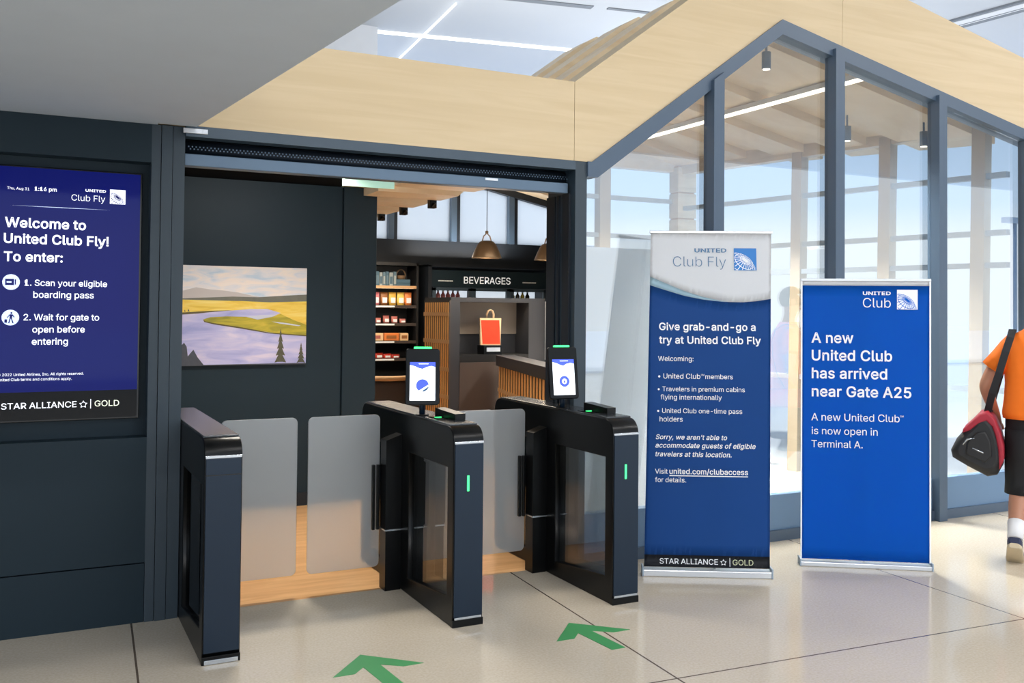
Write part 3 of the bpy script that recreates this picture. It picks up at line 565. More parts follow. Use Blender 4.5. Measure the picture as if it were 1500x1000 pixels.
bm = B(); cx, cy = -.07, 1.449; flat(bm, disc(cx, cy, .036), SM_, 0, .001)
flat(bm, disc(cx+.004, cy+.021, .0045, 10), SM_, 1, .0016)
for q in ([(-.003, .015), (.009, .015), (.007, -.004), (-.003, -.004)], [(-.003, -.004), (.002, -.004), (-.004, -.026), (-.009, -.026)], [(.002, -.004), (.007, -.004), (.014, -.026), (.009, -.026)],
          [(-.003, .015), (-.003, .01), (-.012, -.002), (-.015, 0)], [(.009, .015), (.018, .002), (.015, 0), (.008, .009)], [(-.024, -.008), (-.013, -.008), (-.013, -.024), (-.024, -.024)]):
    flat(bm, [(cx+a, cy+b) for a, b in q], SM_, 1, .0016)
link('traveller_icon', bm, ['screen_pale', 'screen_blue'], t)

# ------------------------------------------------------------------ entrance header, shutter and right post
bm = B(); box(bm, .674, 2.872, -.03, .06, 2.337, 2.389); box(bm, .674, 2.872, .06, .34, 2.36, 2.389); struct(link('trim_2', bm, 'slate_steel'), 'slate steel header beam below the timber fascia', 'beam')
t = thing('roller_shutter', 'rolled up perforated grille shutter under the entrance header', 'shutter', (0, 0, 0))
bm = B()
box(bm, .68, 2.87, .17, .3, 2.3, 2.36); link('housing', bm, 'black_satin', t)
bm = B(); tube(bm, [(.68, .11, 2.30), (2.868, .11, 2.30)], .042, 14)
x = .70
while x < 2.86:
    for k in range(2):
        a = PI*.98+k*.26; c = Vector((x+(k % 2)*.009, .11+.043*math.cos(a), 2.30+.043*math.sin(a)))
        box(bm, c.x-.003, c.x+.003, c.y-.003, c.y+.003, c.z-.003, c.z+.003, mi=1)
    x += .018
link('grille_curtain', bm, ['shutter_dark', 'shutter_steel'], t)
bm = B(); box(bm, .676, 2.857, .03, .10, 2.202, 2.262, .004); link('bottom_bar', bm, 'shutter_steel', t)
bm = B(); box(bm, 2.31, 2.39, .024, .03, 2.243, 2.256); link('label_plate', bm, 'aluminium', t)
bm = B(); box(bm, .66, .775, -.04, -.026, 2.352, 2.376, .002); box(bm, .75, .772, -.043, -.038, 2.355, 2.373)
tag(link('door_sensor', bm, 'aluminium'), 'small silver sensor bar at the left end of the header', 'sensor')
bm = B(); box(bm, 2.872, 2.952, -.03, .3, 0, 2.389, .002); struct(link('trim_3', bm, 'slate_post'), 'slate steel post between entrance and glazing', 'post')
bm = B(); box(bm, 2.858, 2.872, .02, .10, 0, 2.2); box(bm, 2.858, 2.872, .145, .165, 0, 2.2); box(bm, 2.862, 2.872, .2, .3, 0, 2.2)
struct(link('trim_4', bm, 'slate_dark'), 'dark shutter guide channel lining the right side of the entrance', 'jamb')

# ------------------------------------------------------------------ timber fascia and gable (front) and gabled roof running back
LZ = 2.39
def zb(x):   # underside of the gable profile
    return LZ if x <= 2.98 else (LZ+(x-2.98)*(3.457-LZ)/(4.456-2.98) if x <= 4.456 else 3.457-(x-4.456)*.2023)
def zt(x):   # top of the gable profile
    return 2.857 if x <= 2.862 else (2.857+(x-2.862)*.745 if x <= 4.43 else 2.857+1.568*.745-(x-4.43)*.2023)
bm = B(); prism(bm, [(.55, LZ), (2.861, LZ), (2.861, 2.857), (.55, 2.857)], 'y', -.03, .2); struct(link('trim_5', bm, 'oak'), 'flat pale oak fascia board over the entrance', 'fascia')
bm = B(); prism(bm, [(2.864, LZ), (2.98, LZ), (4.456, zb(4.456)), (5.005, zb(5.005)), (5.013, zt(5.013)), (4.43, zt(4.43)), (2.864, 2.857)], 'y', -.03, .2)
struct(link('trim_6', bm, 'oak'), 'pale oak gable board with the pointed peak', 'fascia')
bm = B(); prism(bm, [(5.008, zb(5.008)), (7.6, zb(7.6)), (7.6, zt(7.6)), (5.016, zt(5.016))], 'y', -.03, .2); struct(link('trim_7', bm, 'oak'), 'pale oak gable board sloping down to the right', 'fascia')
# roof: boards stepped along the depth
def xr(y): return 7.2-(y/3.6)*.75 if y <= 3.6 else 4.98+(y-3.6)*.54
roof = thing('ceiling_gable', 'stepped timber gable roof running back over shop and lounge', 'ceiling', kind='structure')
ys = [.2, .36, 1.0, 1.30, 1.65, 1.95, 2.30, 2.62, 2.93, 3.24, 3.60, 3.9, 4.25, 4.55, 4.9, 5.2, 5.55, 5.9, 6.2, 6.55, 6.98]
for k, (ya, yb) in enumerate(zip(ys, ys[1:])):
    up = .075 if k % 2 == 0 else 0
    x0 = 2.33 if yb <= 2.45 else 2.2
    xe = [min(xr(ya), xr(yb))]*2 if yb > 3.6 else [xr(ya), xr(yb)]
    rings = []
    for y, X in ((ya, xe[0]), (yb, xe[1])):
        xs = [x0, 2.98, 3.15, 4.30, 4.456, 4.6, X]
        xs = [min(a, X) for a in xs]
        bot = [(a, y, zb(a)+up+(.0 if not (3.0 < a < 3.3) else .012)) for a in xs]
        top = [(a, y, (zt(a)-(.13 if k % 2 else .085)) if yb < 2.7 else zb(a)+.25) for a in reversed(xs)]
        rings.append(bot+top)
    b2 = B(); loft(b2, rings, True, 0, False); link('ceiling_board', b2, 'oak_warm', roof)
# dark steel gable frame below the boards
bm = B()
Z0 = 2.285
prism(bm, [(2.95, 2.39), (2.98, 2.39), (4.456, zb(4.456)), (4.456, zb(4.456)-.1), (3.02, 2.30), (2.95, 2.30)], 'y', -.045, .1)
prism(bm, [(4.456, zb(4.456)), (7.05, zb(7.05)), (7.05, zb(7.05)-.085), (4.456, zb(4.456)-.1)], 'y', -.045, .1)
struct(link('trim_8', bm, 'steel_frame'), 'slate steel gable frame following the oak boards', 'frame')
for k, x in enumerate((3.862, 4.905, 5.927, 6.95)):
    bm = B(); z = zb(x+.08)-.08 if x > 4.4 else zb(x)-.06
    prism(bm, [(x, 0), (x+.082, 0), (x+.082, zb(x+.082)-.05), (x, zb(x)-.05)], 'y', -.075, .03)
    struct(link('trim_%d' % (9+k), bm, 'steel_frame'), ('slate steel mullion beneath the left gable slope', 'slate steel mullion just right of the gable peak', 'slate steel mullion to the right of the bright blue banner', 'slate steel corner post at the end of the glazing')[k], 'mullion')
edges = [2.95, 3.862, 4.905, 5.927, 6.95]
for k in range(4):
    x0, x1 = edges[k]+(.082 if k else 0), edges[k+1]
    wnd = thing('window_%d' % (k+1), ('narrow glass pane left of the first mullion', 'tall glass pane under the gable peak', 'tall glass pane behind the bright blue banner', 'glass pane beside the walking traveller')[k], 'window', kind='structure')
    pts = [(x0, .3), (x1, .3), (x1, zb(x1)-.09)] + ([(4.456, zb(4.456)-.1)] if k == 1 else []) + [(x0, zb(x0)-.09)]
    bm = B(); prism(bm, pts, 'y', 0, .012); link('pane', bm, 'facade_glass', wnd)
    bm = B(); box(bm, x0, x1, -.012, .06, .07, .3); link('sill_panel', bm, 'sill_panel', wnd)
    bm = B(); box(bm, x0, x1, -.03, .07, 0, .07); link('bottom_rail', bm, 'steel_frame', wnd)

# ------------------------------------------------------------------ lounge behind the glass
def curtain(A, Bp, z_heights, cols, name, label, ztop, tilt=.0):
    A, Bp = Vector((*A, 0)), Vector((*Bp, 0)); L = (Bp-A).length; Mx = frame(A, Bp-A, (0, 0, 1))
    wnd = thing(name, label, 'window', kind='structure')
    bm = B(); box(bm, 0, L, 0, ztop, -.008, .008, M=Mx); link('pane', bm, 'curtain_glass', wnd)
    for z in z_heights:
        bm = B(); box(bm, 0, L, z-.022, z+.022, -.03, .03, M=Mx); link('transom', bm, 'transom_grey', wnd)
    for u, wd in cols:
        bm = B(); prism(bm, [(u-wd/2-tilt, 0), (u+wd/2-tilt, 0), (u+wd/2+tilt*.6, ztop), (u-wd/2+tilt*.6, ztop)], 'z', -.06, .05, M=Mx); link('column', bm, 'curtain_column', wnd)
    bm = B(); box(bm, -.05, L+.05, ztop-.07, ztop+.14, -.07, .04, M=Mx); link('head_beam', bm, 'cream_wood', wnd)
    return wnd
curtain((6.29, 3.6), (6.93, .10), (2.62, 2.16, 1.9, .9), ((1.58, .11), (2.5, .11), (3.33, .11)), 'window_5', 'slanting side curtain wall of the lounge toward the airfield', 3.06, .03)
curtain((4.98, 3.6), (6.24, 3.6), (2.70, 2.3, .9), ((.37, .13),), 'window_6', 'rear curtain wall of the lounge beyond the left pane', 3.09, .0)
bm = B()
for k in range(11): box(bm, 6.22, 6.46, 3.47, 3.63, k*.28, k*.28+.262)
box(bm, 6.23, 6.45, 3.49, 3.62, 0, 3.08, mi=1); struct(link('trim_13', bm, ['cream_wood', 'oak_edge']), 'cream timber clad corner column inside the lounge', 'column')
bm = B(); prism(bm, [(4.98, 3.08), (6.3, 3.08), (6.3, zb(6.3)), (4.98, zb(4.98)+.1)], 'y', 3.57, 3.63); struct(link('trim_14', bm, 'cream_wood'), 'timber bulkhead over the rear lounge glazing', 'bulkhead')
bm = B(); box(bm, 3.5, 4.3, .98, 1.03, 0, 1.965); struct(link('wall_partition', bm, 'pale_wall'), 'pale grey partition standing behind the narrow left pane', 'partition')
t = thing('linear_light', 'slim bright linear light under the sloping lounge ceiling', 'light')
bm = B(); box(bm, 5.385, 5.415, .16, 3.1, 3.2, 3.222); link('diffuser', bm, 'warm_line', t)
bm = B(); box(bm, 5.38, 5.42, .16, 3.1, 3.222, 3.262); link('housing', bm, 'white_paint', t)
def spot(x, y, z, label):
    t = thing('ceiling_spot', label, 'spotlight', (x, y, z), group='spotlights on the lounge ceiling')
    bm = B(); tube(bm, [(0, 0, 0), (0, 0, -.12)], .032, 14); link('can', bm, 'steel_frame', t)
    bm = B(); tube(bm, [(0, 0, -.12), (0, 0, -.124)], .026, 14); link('lens', bm, 'warm_line', t)
    bm = B(); tube(bm, [(0, 0, .12), (0, 0, 0)], .008, 8); link('stem', bm, 'steel_frame', t)
spot(4.62, .3, 3.34, 'small grey cylinder spotlight just inside the gable peak')
spot(6.02, .9, 3.05, 'small cylinder spotlight in the pane above the blue banner')
spot(6.45, .5, 2.98, 'small cylinder spotlight in the pane nearest the traveller')
# airfield light masts
for x, y, lab in ((19.5, 9.0, 'thin airfield light mast seen through the pane behind the blue banner'), (16.5, 22, 'thin airfield light mast seen through the narrow left pane')):
    t = thing('light_mast', lab, 'light mast', (x, y, -.06))
    bm = B(); tube(bm, [(0, 0, 0), (0, 0, 3.6)], .04, 8); link('pole', bm, 'transom_grey', t)
    bm = B(); box(bm, -.35, .35, -.08, .08, 3.6, 3.72); link('lamp_head', bm, 'transom_grey', t)

# ------------------------------------------------------------------ vestibule and shop shell
bm = B(); box(bm, .4, 2.19, 2.4, 2.55, 0, 2.46); struct(link('wall_back', bm, 'slate_panel'), 'dark slate wall facing the gates with the landscape picture', 'wall')
bm = B(); box(bm, 2.2, 2.47, 2.385, 2.55, 0, 2.46, .003); struct(link('door_1', bm, 'slate_panel'), 'narrow dark slate panel right of the picture wall', 'panel')
bm = B(); box(bm, .4, 2.19, 2.385, 2.399, 0, .1); struct(link('baseboard_back', bm, 'slate_dark'), 'dark skirting along the picture wall', 'baseboard')
bm = B(); box(bm, .4, 2.32, .34, 2.56, 2.47, 2.52); struct(link('ceiling_vestibule', bm, 'black_void'), 'black lowered ceiling behind the shutter', 'ceiling')
bm = B(); box(bm, .25, .4, .3, 2.56, 0, 2.52); struct(link('wall_vestibule', bm, 'slate_panel'), 'dark side wall just inside the entrance', 'wall')
bm = B(); box(bm, .4, .674, .22, .3, 0, 2.52); struct(link('wall_return', bm, 'slate_panel'), 'dark return wall behind the entrance post', 'wall')
bm = B(); box(bm, 2.3, 2.45, 2.56, 6.9, 0, 2.7); struct(link('wall_shop', bm, 'slate_dark'), 'dark side wall of the shop', 'wall')
Mw = frame((4.86, 3.6, 0), (1.84, 3.35, 0), (0, 0, 1))
bm = B(); box(bm, 0, 3.82, 0, 3.1, -.02, .02, M=Mw); struct(link('wall_divider', bm, 'slate_dark'), 'dark dividing wall between shop and lounge', 'wall')
bm = B(); box(bm, 2.45, 6.75, 6.9, 7.0, 0, 2.42); struct(link('wall_rear', bm, 'slate_dark'), 'dark rear wall of the shop below the clerestory', 'wall')
for k, (a, b) in enumerate(((3.2, 4.15), (4.28, 5.03), (5.17, 5.89), (6.04, 6.72))):
    wnd = thing('window_%d' % (7+k), ('clerestory pane half hidden by the slate panel', 'clerestory pane left of the pendant lamp', 'clerestory pane directly behind the pendant lamp', 'clerestory pane beside the right door post')[k], 'window', kind='structure')
    bm = B(); prism(bm, [(a, 2.42), (b, 2.42), (b, zb(b)), (a, zb(a))], 'y', 6.93, 6.94); link('pane', bm, 'whitened_glass', wnd)
    bm = B(); x1 = (4.28, 5.17, 6.04, 6.8)[k]; box(bm, b, b+(x1-b)*.55, 6.86, 6.98, 2.42, zb(x1)); link('mullion', bm, 'steel_frame', wnd)
    bm = B(); box(bm, b+(x1-b)*.55, x1, 6.9, 6.98, 2.42, zb(x1)); link('jamb', bm, 'slate_dark', wnd)
bm = B(); prism(bm, [(4.456, zb(4.456)), (6.75, zb(6.75)), (6.75, zb(6.75)-.09), (4.456, zb(4.456)-.09)], 'y', 6.84, 6.97); struct(link('trim_15', bm, 'slate_dark'), 'dark raking beam above the clerestory', 'beam')

# exit sign hung under the vestibule ceiling
t = thing('exit_sign', 'glowing pale green edge lit exit sign under the shutter', 'sign', (1.94, 1.0, 0))
bm = B(); box(bm, -.172, .174, -.004, .004, 2.285, 2.42, .002); link('panel', bm, 'exit_glow', t)
bm = B(); box(bm, -.19, .19, -.025, .025, 2.42, 2.47, .003); link('canopy', bm, 'black_satin', t)

# landscape picture
t = thing('landscape_print', 'unframed landscape picture of a river bend on the dark wall', 'picture', (0, 2.4, 0))
u0, u1, v0, v1 = .996, 1.908, 1.08, 1.812
bm = B(); box(bm, u0, u1, -.028, 0, v0, v1, .002); link('canvas', bm, 'print_white', t)
PM = frame((0, -.0285, 0), (1, 0, 0), (0, 0, 1))
def pic(pts): return [(u0+(u1-u0)*min(1, max(0, (x-66)/1064)), v1-(v1-v0)*min(1, max(0, (y-82)/850))) for x, y in pts]
def cloudmat(name, stops, scale, sc3=(1, 1, 3)):
    m = wood(name, (1, 1, 1, 1), (0, 0, 0, 1), sc3, .6); rm = [n for n in m.node_tree.nodes if n.type == 'VALTORGB'][0]
    nz = [n for n in m.node_tree.nodes if n.type == 'TEX_NOISE'][0]; nz.inputs['Scale'].default_value = scale
    rm.color_ramp.elements[0].position, rm.color_ramp.elements[0].color = stops[0]; rm.color_ramp.elements[1].position, rm.color_ramp.elements[1].color = stops[-1]
    for p, c in stops[1:-1]:
        e = rm.color_ramp.elements.new(p); e.color = c
cloudmat('pic_sky', [(.3, srgb(190, 208, 222)), (.45, srgb(226, 224, 226)), (.6, srgb(244, 230, 218)), (.75, srgb(236, 232, 232))], 3.2, (1.4, 1, 6))
cloudmat('pic_river', [(.3, srgb(156, 160, 212)), (.5, srgb(188, 186, 226)), (.7, srgb(220, 210, 232))], 2.2, (1.5, 1, 7))
cloudmat('pic_gold', [(.3, srgb(222, 180, 56)), (.5, srgb(242, 206, 86)), (.7, srgb(248, 224, 130))], 4, (1, 1, 6))
cloudmat('pic_green', [(.3, srgb(140, 136, 44)), (.55, srgb(186, 170, 50)), (.75, srgb(216, 190, 70))], 5, (1, 1, 5))
mat('pic_hill', srgb(112, 112, 100), .6, noise=(20, .2)); mat('pic_mountain', srgb(196, 188, 184), .6); mat('pic_tree', srgb(86, 84, 66), .6, noise=(40, .3)); mat('pic_pine', srgb(70, 74, 84), .6, noise=(40, .2))
mat('pic_bank', srgb(96, 84, 50), .6); mat('pic_pale', srgb(206, 208, 222), .6)
bm = B(); pl = lambda pts, mi, k: flat(bm, pic(pts), PM, mi, .0004*k)
pl([(66, 82), (1130, 82), (1130, 400), (66, 400)], 0, 1)
pl([(66, 300), (180, 268), (300, 285), (390, 290), (520, 305), (640, 330), (760, 350), (66, 360)], 5, 2)
pl([(66, 362), (300, 352), (480, 342), (700, 345), (900, 330), (1130, 315), (1130, 395), (66, 395)], 4, 3)
pl([(66, 374), (560, 380), (800, 388), (1130, 376), (1130, 700), (66, 700)], 2, 4)
pl([(66, 494), (200, 484), (330, 468), (480, 462), (640, 448), (780, 446), (900, 480), (820, 520), (1130, 590), (1130, 680), (1130, 932), (66, 932)], 1, 5)
pl([(66, 482), (300, 466), (480, 460), (300, 478), (200, 490), (66, 500)], 8, 6)
pl([(240, 540), (300, 520), (440, 512), (600, 516), (700, 540), (820, 516), (900, 490), (1010, 540), (1130, 585), (1130, 676), (960, 668), (800, 650), (600, 615), (480, 595), (330, 572), (260, 560)], 3, 7)
pl([(600, 516), (720, 500), (860, 495), (820, 515), (700, 538)], 9, 8)
pl([(820, 555), (960, 570), (1080, 590), (1060, 596), (900, 575)], 9, 8)
pl([(240, 540), (260, 556), (330, 570), (560, 605), (800, 652), (1130, 676), (1130, 686), (800, 660), (560, 618), (330, 582), (250, 562)], 8, 8)
pl([(66, 760), (88, 735), (110, 770), (120, 850), (165, 795), (200, 860), (250, 925), (1130, 920), (1130, 932), (66, 932)], 7, 9)
def pine(cx, top, bot, hw, mi):
    pts = [(cx, top)]; L_ = []; n = 5
    for i in range(1, n+1):
        y = top+(bot-top)*i/n; w = hw*i/n
        L_.append((cx+w, y)); L_.append((cx+w*.45, y-6))
    pl(pts+L_+[(2*cx-a, b) for a, b in reversed(L_)], mi, 10)
pine(902, 615, 915, 52, 6); pine(1085, 740, 920, 38, 6); pine(120, 452, 478, 10, 7); pine(90, 458, 480, 9, 7)
link('picture', bm, ['pic_sky', 'pic_river', 'pic_gold', 'pic_green', 'pic_hill', 'pic_mountain', 'pic_tree', 'pic_pine', 'pic_bank', 'pic_pale'], t)

# ------------------------------------------------------------------ entry gates
def gate(x, y, label, left, right, dark_window, reader):
    t = thing('entry_gate', label, 'turnstile', (x, y, 0), group='entry gates at the shop entrance')
    W_ = .16; Lg = 1.40; H = .945
    MX = frame((W_/2, 0, 0), (0, 1, 0), (0, 0, 1))
    out = rrect(0, Lg, 0, H, .075, 7, (1, 1, 0, 0))
    bm = B(); plate(bm, [out, [(.075, .135), (.6, .085), (.6, .745), (.075, .745)], [(.86, .08), (1.32, .08), (1.32, .745), (.86, .745)]], MX, W_-.002, .006)
    link('housing', bm, 'black_satin', t)
    bm = B(); box(bm, .02, .03, .07, .605, .08, .75); box(bm, W_-.03, W_-.02, .07, .605, .08, .75); link('side_window', bm, 'dark_glass' if dark_window else 'tinted_glass', t)
    bm = B(); box(bm, .02, .03, .855, 1.325, .075, .75); box(bm, W_-.03, W_-.02, .855, 1.325, .075, .75); link('rear_window', bm, 'dark_glass', t)
    bm = B(); box(bm, .006, W_-.006, -.008, .01, .048, .865, .003); link('front_panel', bm, 'gate_front', t)
    if dark_window:
        bm = B(); box(bm, .006, W_-.006, -.0095, .0, .792, .796); link('panel_seam', bm, 'black_gloss', t)
    bm = B(); box(bm, .005, W_-.005, -.007, .01, .865, .876, .001); link('trim_strip', bm, 'silver', t)
    bm = B(); kz = (.002, .02) if dark_window else (.036, .047); box(bm, .01, W_-.01, -.0095 if dark_window else -.0075, .01, kz[0], kz[1], .001); link('kick_strip', bm, 'silver', t)
    bm = B(); box(bm, .0, W_, -.006, .02, .0, .034, .002); link('foot', bm, 'black_satin', t)
    bm = B(); box(bm, .005, W_-.005, .07, Lg-.08, H-.002, H+.008, .003); link('top_plate', bm, 'top_plate', t)
    if not dark_window:
        bm = B(); box(bm, .068, .08, -.0105, -.004, .64, .715, .002); link('status_light', bm, 'green_led', t)
    for s, on in ((-1, left), (1, right)):
        if not on: continue
        xo = 0 if s < 0 else W_
        p = B(); o_ = lambda a: xo+s*a
        xs = sorted((o_(0), o_(.088)))
        prism(p, [(xs[0], 0), (xs[1], 0), (xs[1], .80 if s > 0 else .83), (xs[0], .83 if s > 0 else .80)] if True else [], 'y', .70, .79)
        po = link('gate_post', p, 'black_satin', t)
        b = B(); xs = sorted((o_(.0), o_(.092))); box(b, xs[0], xs[1], .695, .795, .318, .326); link('collar', b, 'silver', po)
        b = B()
        for a in (.092, .118):
            xs = sorted((o_(a), o_(a+.016))); box(b, xs[0], xs[1], .785, .835, .31, .66, .003)
        link('clamp', b, 'black_satin', po)
        xs = sorted((o_(.088), o_(.088+.395))) if s < 0 else sorted((o_(.05), o_(.44)))
        b = B(); plate(b, [rrect(xs[0], xs[1], .108, .93, .028, 5)], frame((0, .81, 0), (1, 0, 0), (0, 0, 1)), .012, .002); link('barrier_panel', b, 'frosted_acrylic', t)
    if reader:
        b = B(); M2 = Matrix.Translation((W_*.62, .27, H+.008)) @ Matrix.Rotation(math.radians(reader), 4, 'Z')
        prism(b, [(-.06, 0), (.14, 0), (.14, .045), (-.05, .03), (-.06, .03)], 'x', -.01, .05, M=M2); ro = link('scanner', b, 'black_satin', t)
        b = B(); box(b, -.06, -.014, .00, .13, -.006, .004, .002, M=M2); link('scan_window', b, 'black_gloss', ro)
        b = B(); box(b, -.055, -.018, .06, .068, .004, .007, M=M2); link('scan_light', b, 'green_led', ro)
    return t
G1 = gate(.676, -.697, 'leftmost entry gate standing against the slate wall, without tablet', False, True, True, 0)
G2 = gate(1.814, -.708, 'middle entry gate with a tablet and swing panels on both sides', True, True, False, 8)
G3 = gate(2.692, -.733, 'right entry gate with a tablet nearest the glazing', True, False, False, 8)

def tablet(x, y, yaw, tilt, label, ring_icon):
    t = thing('face_tablet', label, 'tablet', (x, y, .953), yaw, group='tablets on the gates')
    bm = B(); tube(bm, [(0, .03, 0), (0, .03, .12)], .016, 14); link('pole', bm, 'gate_front', t)
    bm = B(); tube(bm, [(0, .03, 0), (0, .03, .006)], .035, 18); link('pole_base', bm, 'black_satin', t)
    MM = Matrix.Translation((0, .0, .055)) @ Matrix.Rotation(math.radians(-tilt), 4, 'X')
    Fm = MM @ frame((0, 0, 0), (1, 0, 0), (0, 0, 1))
    bm = B(); plate(bm, [rrect(-.088, .088, 0, .292, .014)], Fm, .026, .004); link('body', bm, 'black_satin', t)
    Fs = Fm @ Matrix.Translation((0, 0, .0135))
    bm = B(); flat(bm, [(-.066, .022), (.066, .022), (.066, .222), (-.066, .222)], Fs, 0, .0003)
    flat(bm, [(-.066, .222), (.066, .222), (.066, .196), (.045, .202), (.02, .196), (0, .186), (-.018, .19), (-.04, .2), (-.066, .207)], Fs, 1, .0006)
    if ring_icon:
        for k in range(24):
            a, b = 2*PI*k/24, 2*PI*(k+1)/24
            flat(bm, [(.002+.031*math.cos(a), .098+.031*math.sin(a)), (.002+.031*math.cos(b), .098+.031*math.sin(b)), (.002+.015*math.cos(b), .098+.015*math.sin(b)), (.002+.015*math.cos(a), .098+.015*math.sin(a))], Fs, 1, .0006)
        flat(bm, [(-.006, .09), (.01, .09), (.002, .108)], Fs, 1, .0006)
    else:
        flat(bm, [(.033*math.cos(a), .1+.033*math.sin(a)) for a in [math.radians(d) for d in range(10, 236, 9)]], Fs, 1, .0006)
        flat(bm, [(-.002, .072), (.006, .068), (.022, .076), (.034, .092), (.03, .094), (.016, .084)], Fs, 2, .0006)
    for q in ([(-.03, .04), (.03, .04), (.03, .046), (-.03, .046)], [(-.03, .165), (.03, .165), (.03, .169), (-.03, .169)]): flat(bm, q, Fs, 3, .0006)
    link('screen', bm, ['tablet_white', 'tablet_blue', 'logo_text_blue', 'screen_pale'], t)
    bm = B(); flat(bm, [(-.02, .211), (.03, .211), (.03, .215), (-.02, .215)], Fs, 0, .001); link('screen_heading', bm, 'tablet_white', t)
    bm = B(); plate(bm, [rrect(-.047, .047, .292, .303, .004)], Fm, .02, .002); link('status_light', bm, 'green_led', t)
    return t
tablet(1.835, -.245, math.radians(-22), 9, 'tablet on the middle gate showing a pie shaped blue icon', False)
tablet(2.70, -.215, math.radians(-6), 9, 'tablet on the right gate showing a round blue ring icon', True)

# ------------------------------------------------------------------ roll-up banners
def folds(bm, w, h, amp, seed):
    for v in bm.verts: pass
def banner(name_label, origin, U, V, w, h, paint, off=0.0):
    t = thing('rollup_banner', name_label, 'banner', origin)
    F_ = frame((0, 0, 0), U, V); F0 = frame((0, 0, 0), U, (0, 0, 1))
    bm = B(); box(bm, -.012, w+.012, -origin[2], -.012, -.045, .03, .005, M=F0); link('base_cassette', bm, 'aluminium', t)
    for x in (-.014, w+.004):
        bm = B(); box(bm, x, x+.01, -origin[2], .006, -.05, .034, .003, M=F0); link('end_cap', bm, 'transom_grey', t)
    bm = B(); box(bm, off-.008, off+w+.008, h-.004, h+.012, -.008, .008, .003, M=F_); link('top_rail', bm, 'aluminium', t)
    bm = B(); tube(bm, [F_ @ Vector((off+w*.5, -.01, -.03)), F_ @ Vector((off+w*.5, h, -.016))], .008, 8); link('support_pole', bm, 'aluminium', t)
    paint(t, F_)
    return t
def backing(t, F_, w, h, off=0, seed=0):
    b = B(); fabric(b, F_ @ Matrix.Translation((0, 0, -.004)), w, h, 0, h, 8, 0, off=off, seed=seed); link('backing', b, 'banner_white', t)
def fabric(bm, F_, w, h, v0, v1, n, mi, top=None, bot=None, off=0, seed=0, amp=.0015, thick=.0012):
    """sheet between two height functions with very slight waves"""
    t = bmesh.new(); N_ = 40; K = n
    wave = lambda u: amp*(math.sin(u*17+seed)+.6*math.sin(u*31+seed*2))
    rows = []
    for j in range(K+1):
        row = []
        for i in range(N_+1):
            u = w*i/N_; a = bot(u) if bot else v0; b = top(u) if top else v1
            v = a+(b-a)*j/K; row.append(t.verts.new((u+off*v/h, v, wave(u))))
        rows.append(row)
    for j in range(K):
        for i in range(N_):
            f = t.faces.new((rows[j][i], rows[j][i+1], rows[j+1][i+1], rows[j+1][i])); f.smooth = True
    bmesh.ops.solidify(t, geom=t.faces[:], thickness=thick)
    return merge(bm, t, F_, mi)
def wave_at(u, seed, amp=.0015): return amp*(math.sin(u*17+seed)+.6*math.sin(u*31+seed*2))

def paint_a(t, F_):
    w, h = .7095, 1.937; off = .049
    cpts = [(0.0, 1.620), (.088, 1.592), (.207, 1.557), (.311, 1.537), (.43, 1.524), (.54, 1.522), (.63, 1.53), (.71, 1.544)]
    def cv(u):
        for (a, b), (c, d) in zip(cpts, cpts[1:]):
            if u <= c: return b+(d-b)*(u-a)/(c-a)
        return cpts[-1][1]
    cy = lambda u: cv(u)+max(0, .052*(1-u/.46))
    bm = B(); fabric(bm, F_, w, h, .066, 1, 24, 0, top=cv, off=off); fabric(bm, F_, w, h, 0, .066, 2, 3, off=off)
    fabric(bm, F_, w, h, 0, 0, 2, 2, top=cy, bot=cv, off=off); fabric(bm, F_, w, h, 0, h, 8, 1, bot=cy, off=off)
    backing(t, F_, w, h, off)
    link('graphic_panel', bm, ['banner_navy', 'banner_white', 'banner_cyan', 'banner_black'], t)
    L = F_ @ Matrix.Translation((0, 0, .0026))
    tline(t, 'logo_text_blue', 'Club Fly', .1776, 1.7326, .3118, L, -.012, name='wordmark'); tline(t, 'logo_text_blue', 'UNITED', .3049, 1.8184, .1878, L, .02, h=.0245, name='wordmark')
    for s, u, v, ww, b in (('Give grab-and-go a', .0931, 1.3541, .5628, .014), ('try at United Club Fly', .0926, 1.2755, .5926, .014), ('Welcoming:', .0864, 1.1723, .2059, 0),
        ('\u2022 United Club', .0858, 1.0696, .245, 0), ('members', .36, 1.0696, .159, 0), ('\u2022 Travelers in premium cabins', .083, .9958, .5039, 0), ('flying internationally', .0993, .9483, .3538, 0),
        ('\u2022 United Club one-time pass', .0791, .87, .4899, 0), ('holders', .093, .8205, .1333, 0), ('Visit', .0649, .5217, .0725, 0),
        ('united.com/clubaccess', .1472, .5217, .4491, .012), ('for details.', .0646, .4739, .178, 0), ('SM', .335, 1.088, .019, 0)):
        tline(t, 'print_white', s, u, v, ww, L, b)
    for s, u, v, ww in (("Sorry, we aren't able to", .0703, .7186, .41), ('accommodate guests of eligible', .0677, .6707, .575), ('travelers at this location.', .0674, .6205, .4367)):
        tline(t, 'print_white', s, u, v, ww, L, .009, .22)
    tmark(t, 'print_white', L, lambda b, M: flat(b, [(.1472, .509), (.5963, .509), (.5963, .514), (.1472, .514)], M), 'underline')
    tline(t, 'print_white', 'STAR ALLIANCE', .088, .0165, .3298, L, .002, h=.031); tmark(t, 'print_white', L, lambda b, M: star(b, .449, .03, .019, M), 'star_emblem')
    tmark(t, 'print_white', L, lambda b, M: flat(b, [(.4835, .008), (.4868, .008), (.4868, .056), (.4835, .056)], M), 'divider_bar'); tline(t, 'print_gold', 'GOLD', .5009, .0165, .116, L, .0, h=.031)
    bm = B(); globe_logo(bm, .5365, 1.7125, .132, L, 0, 1); link('logo', bm, ['logo_blue', 'print_white'], t)
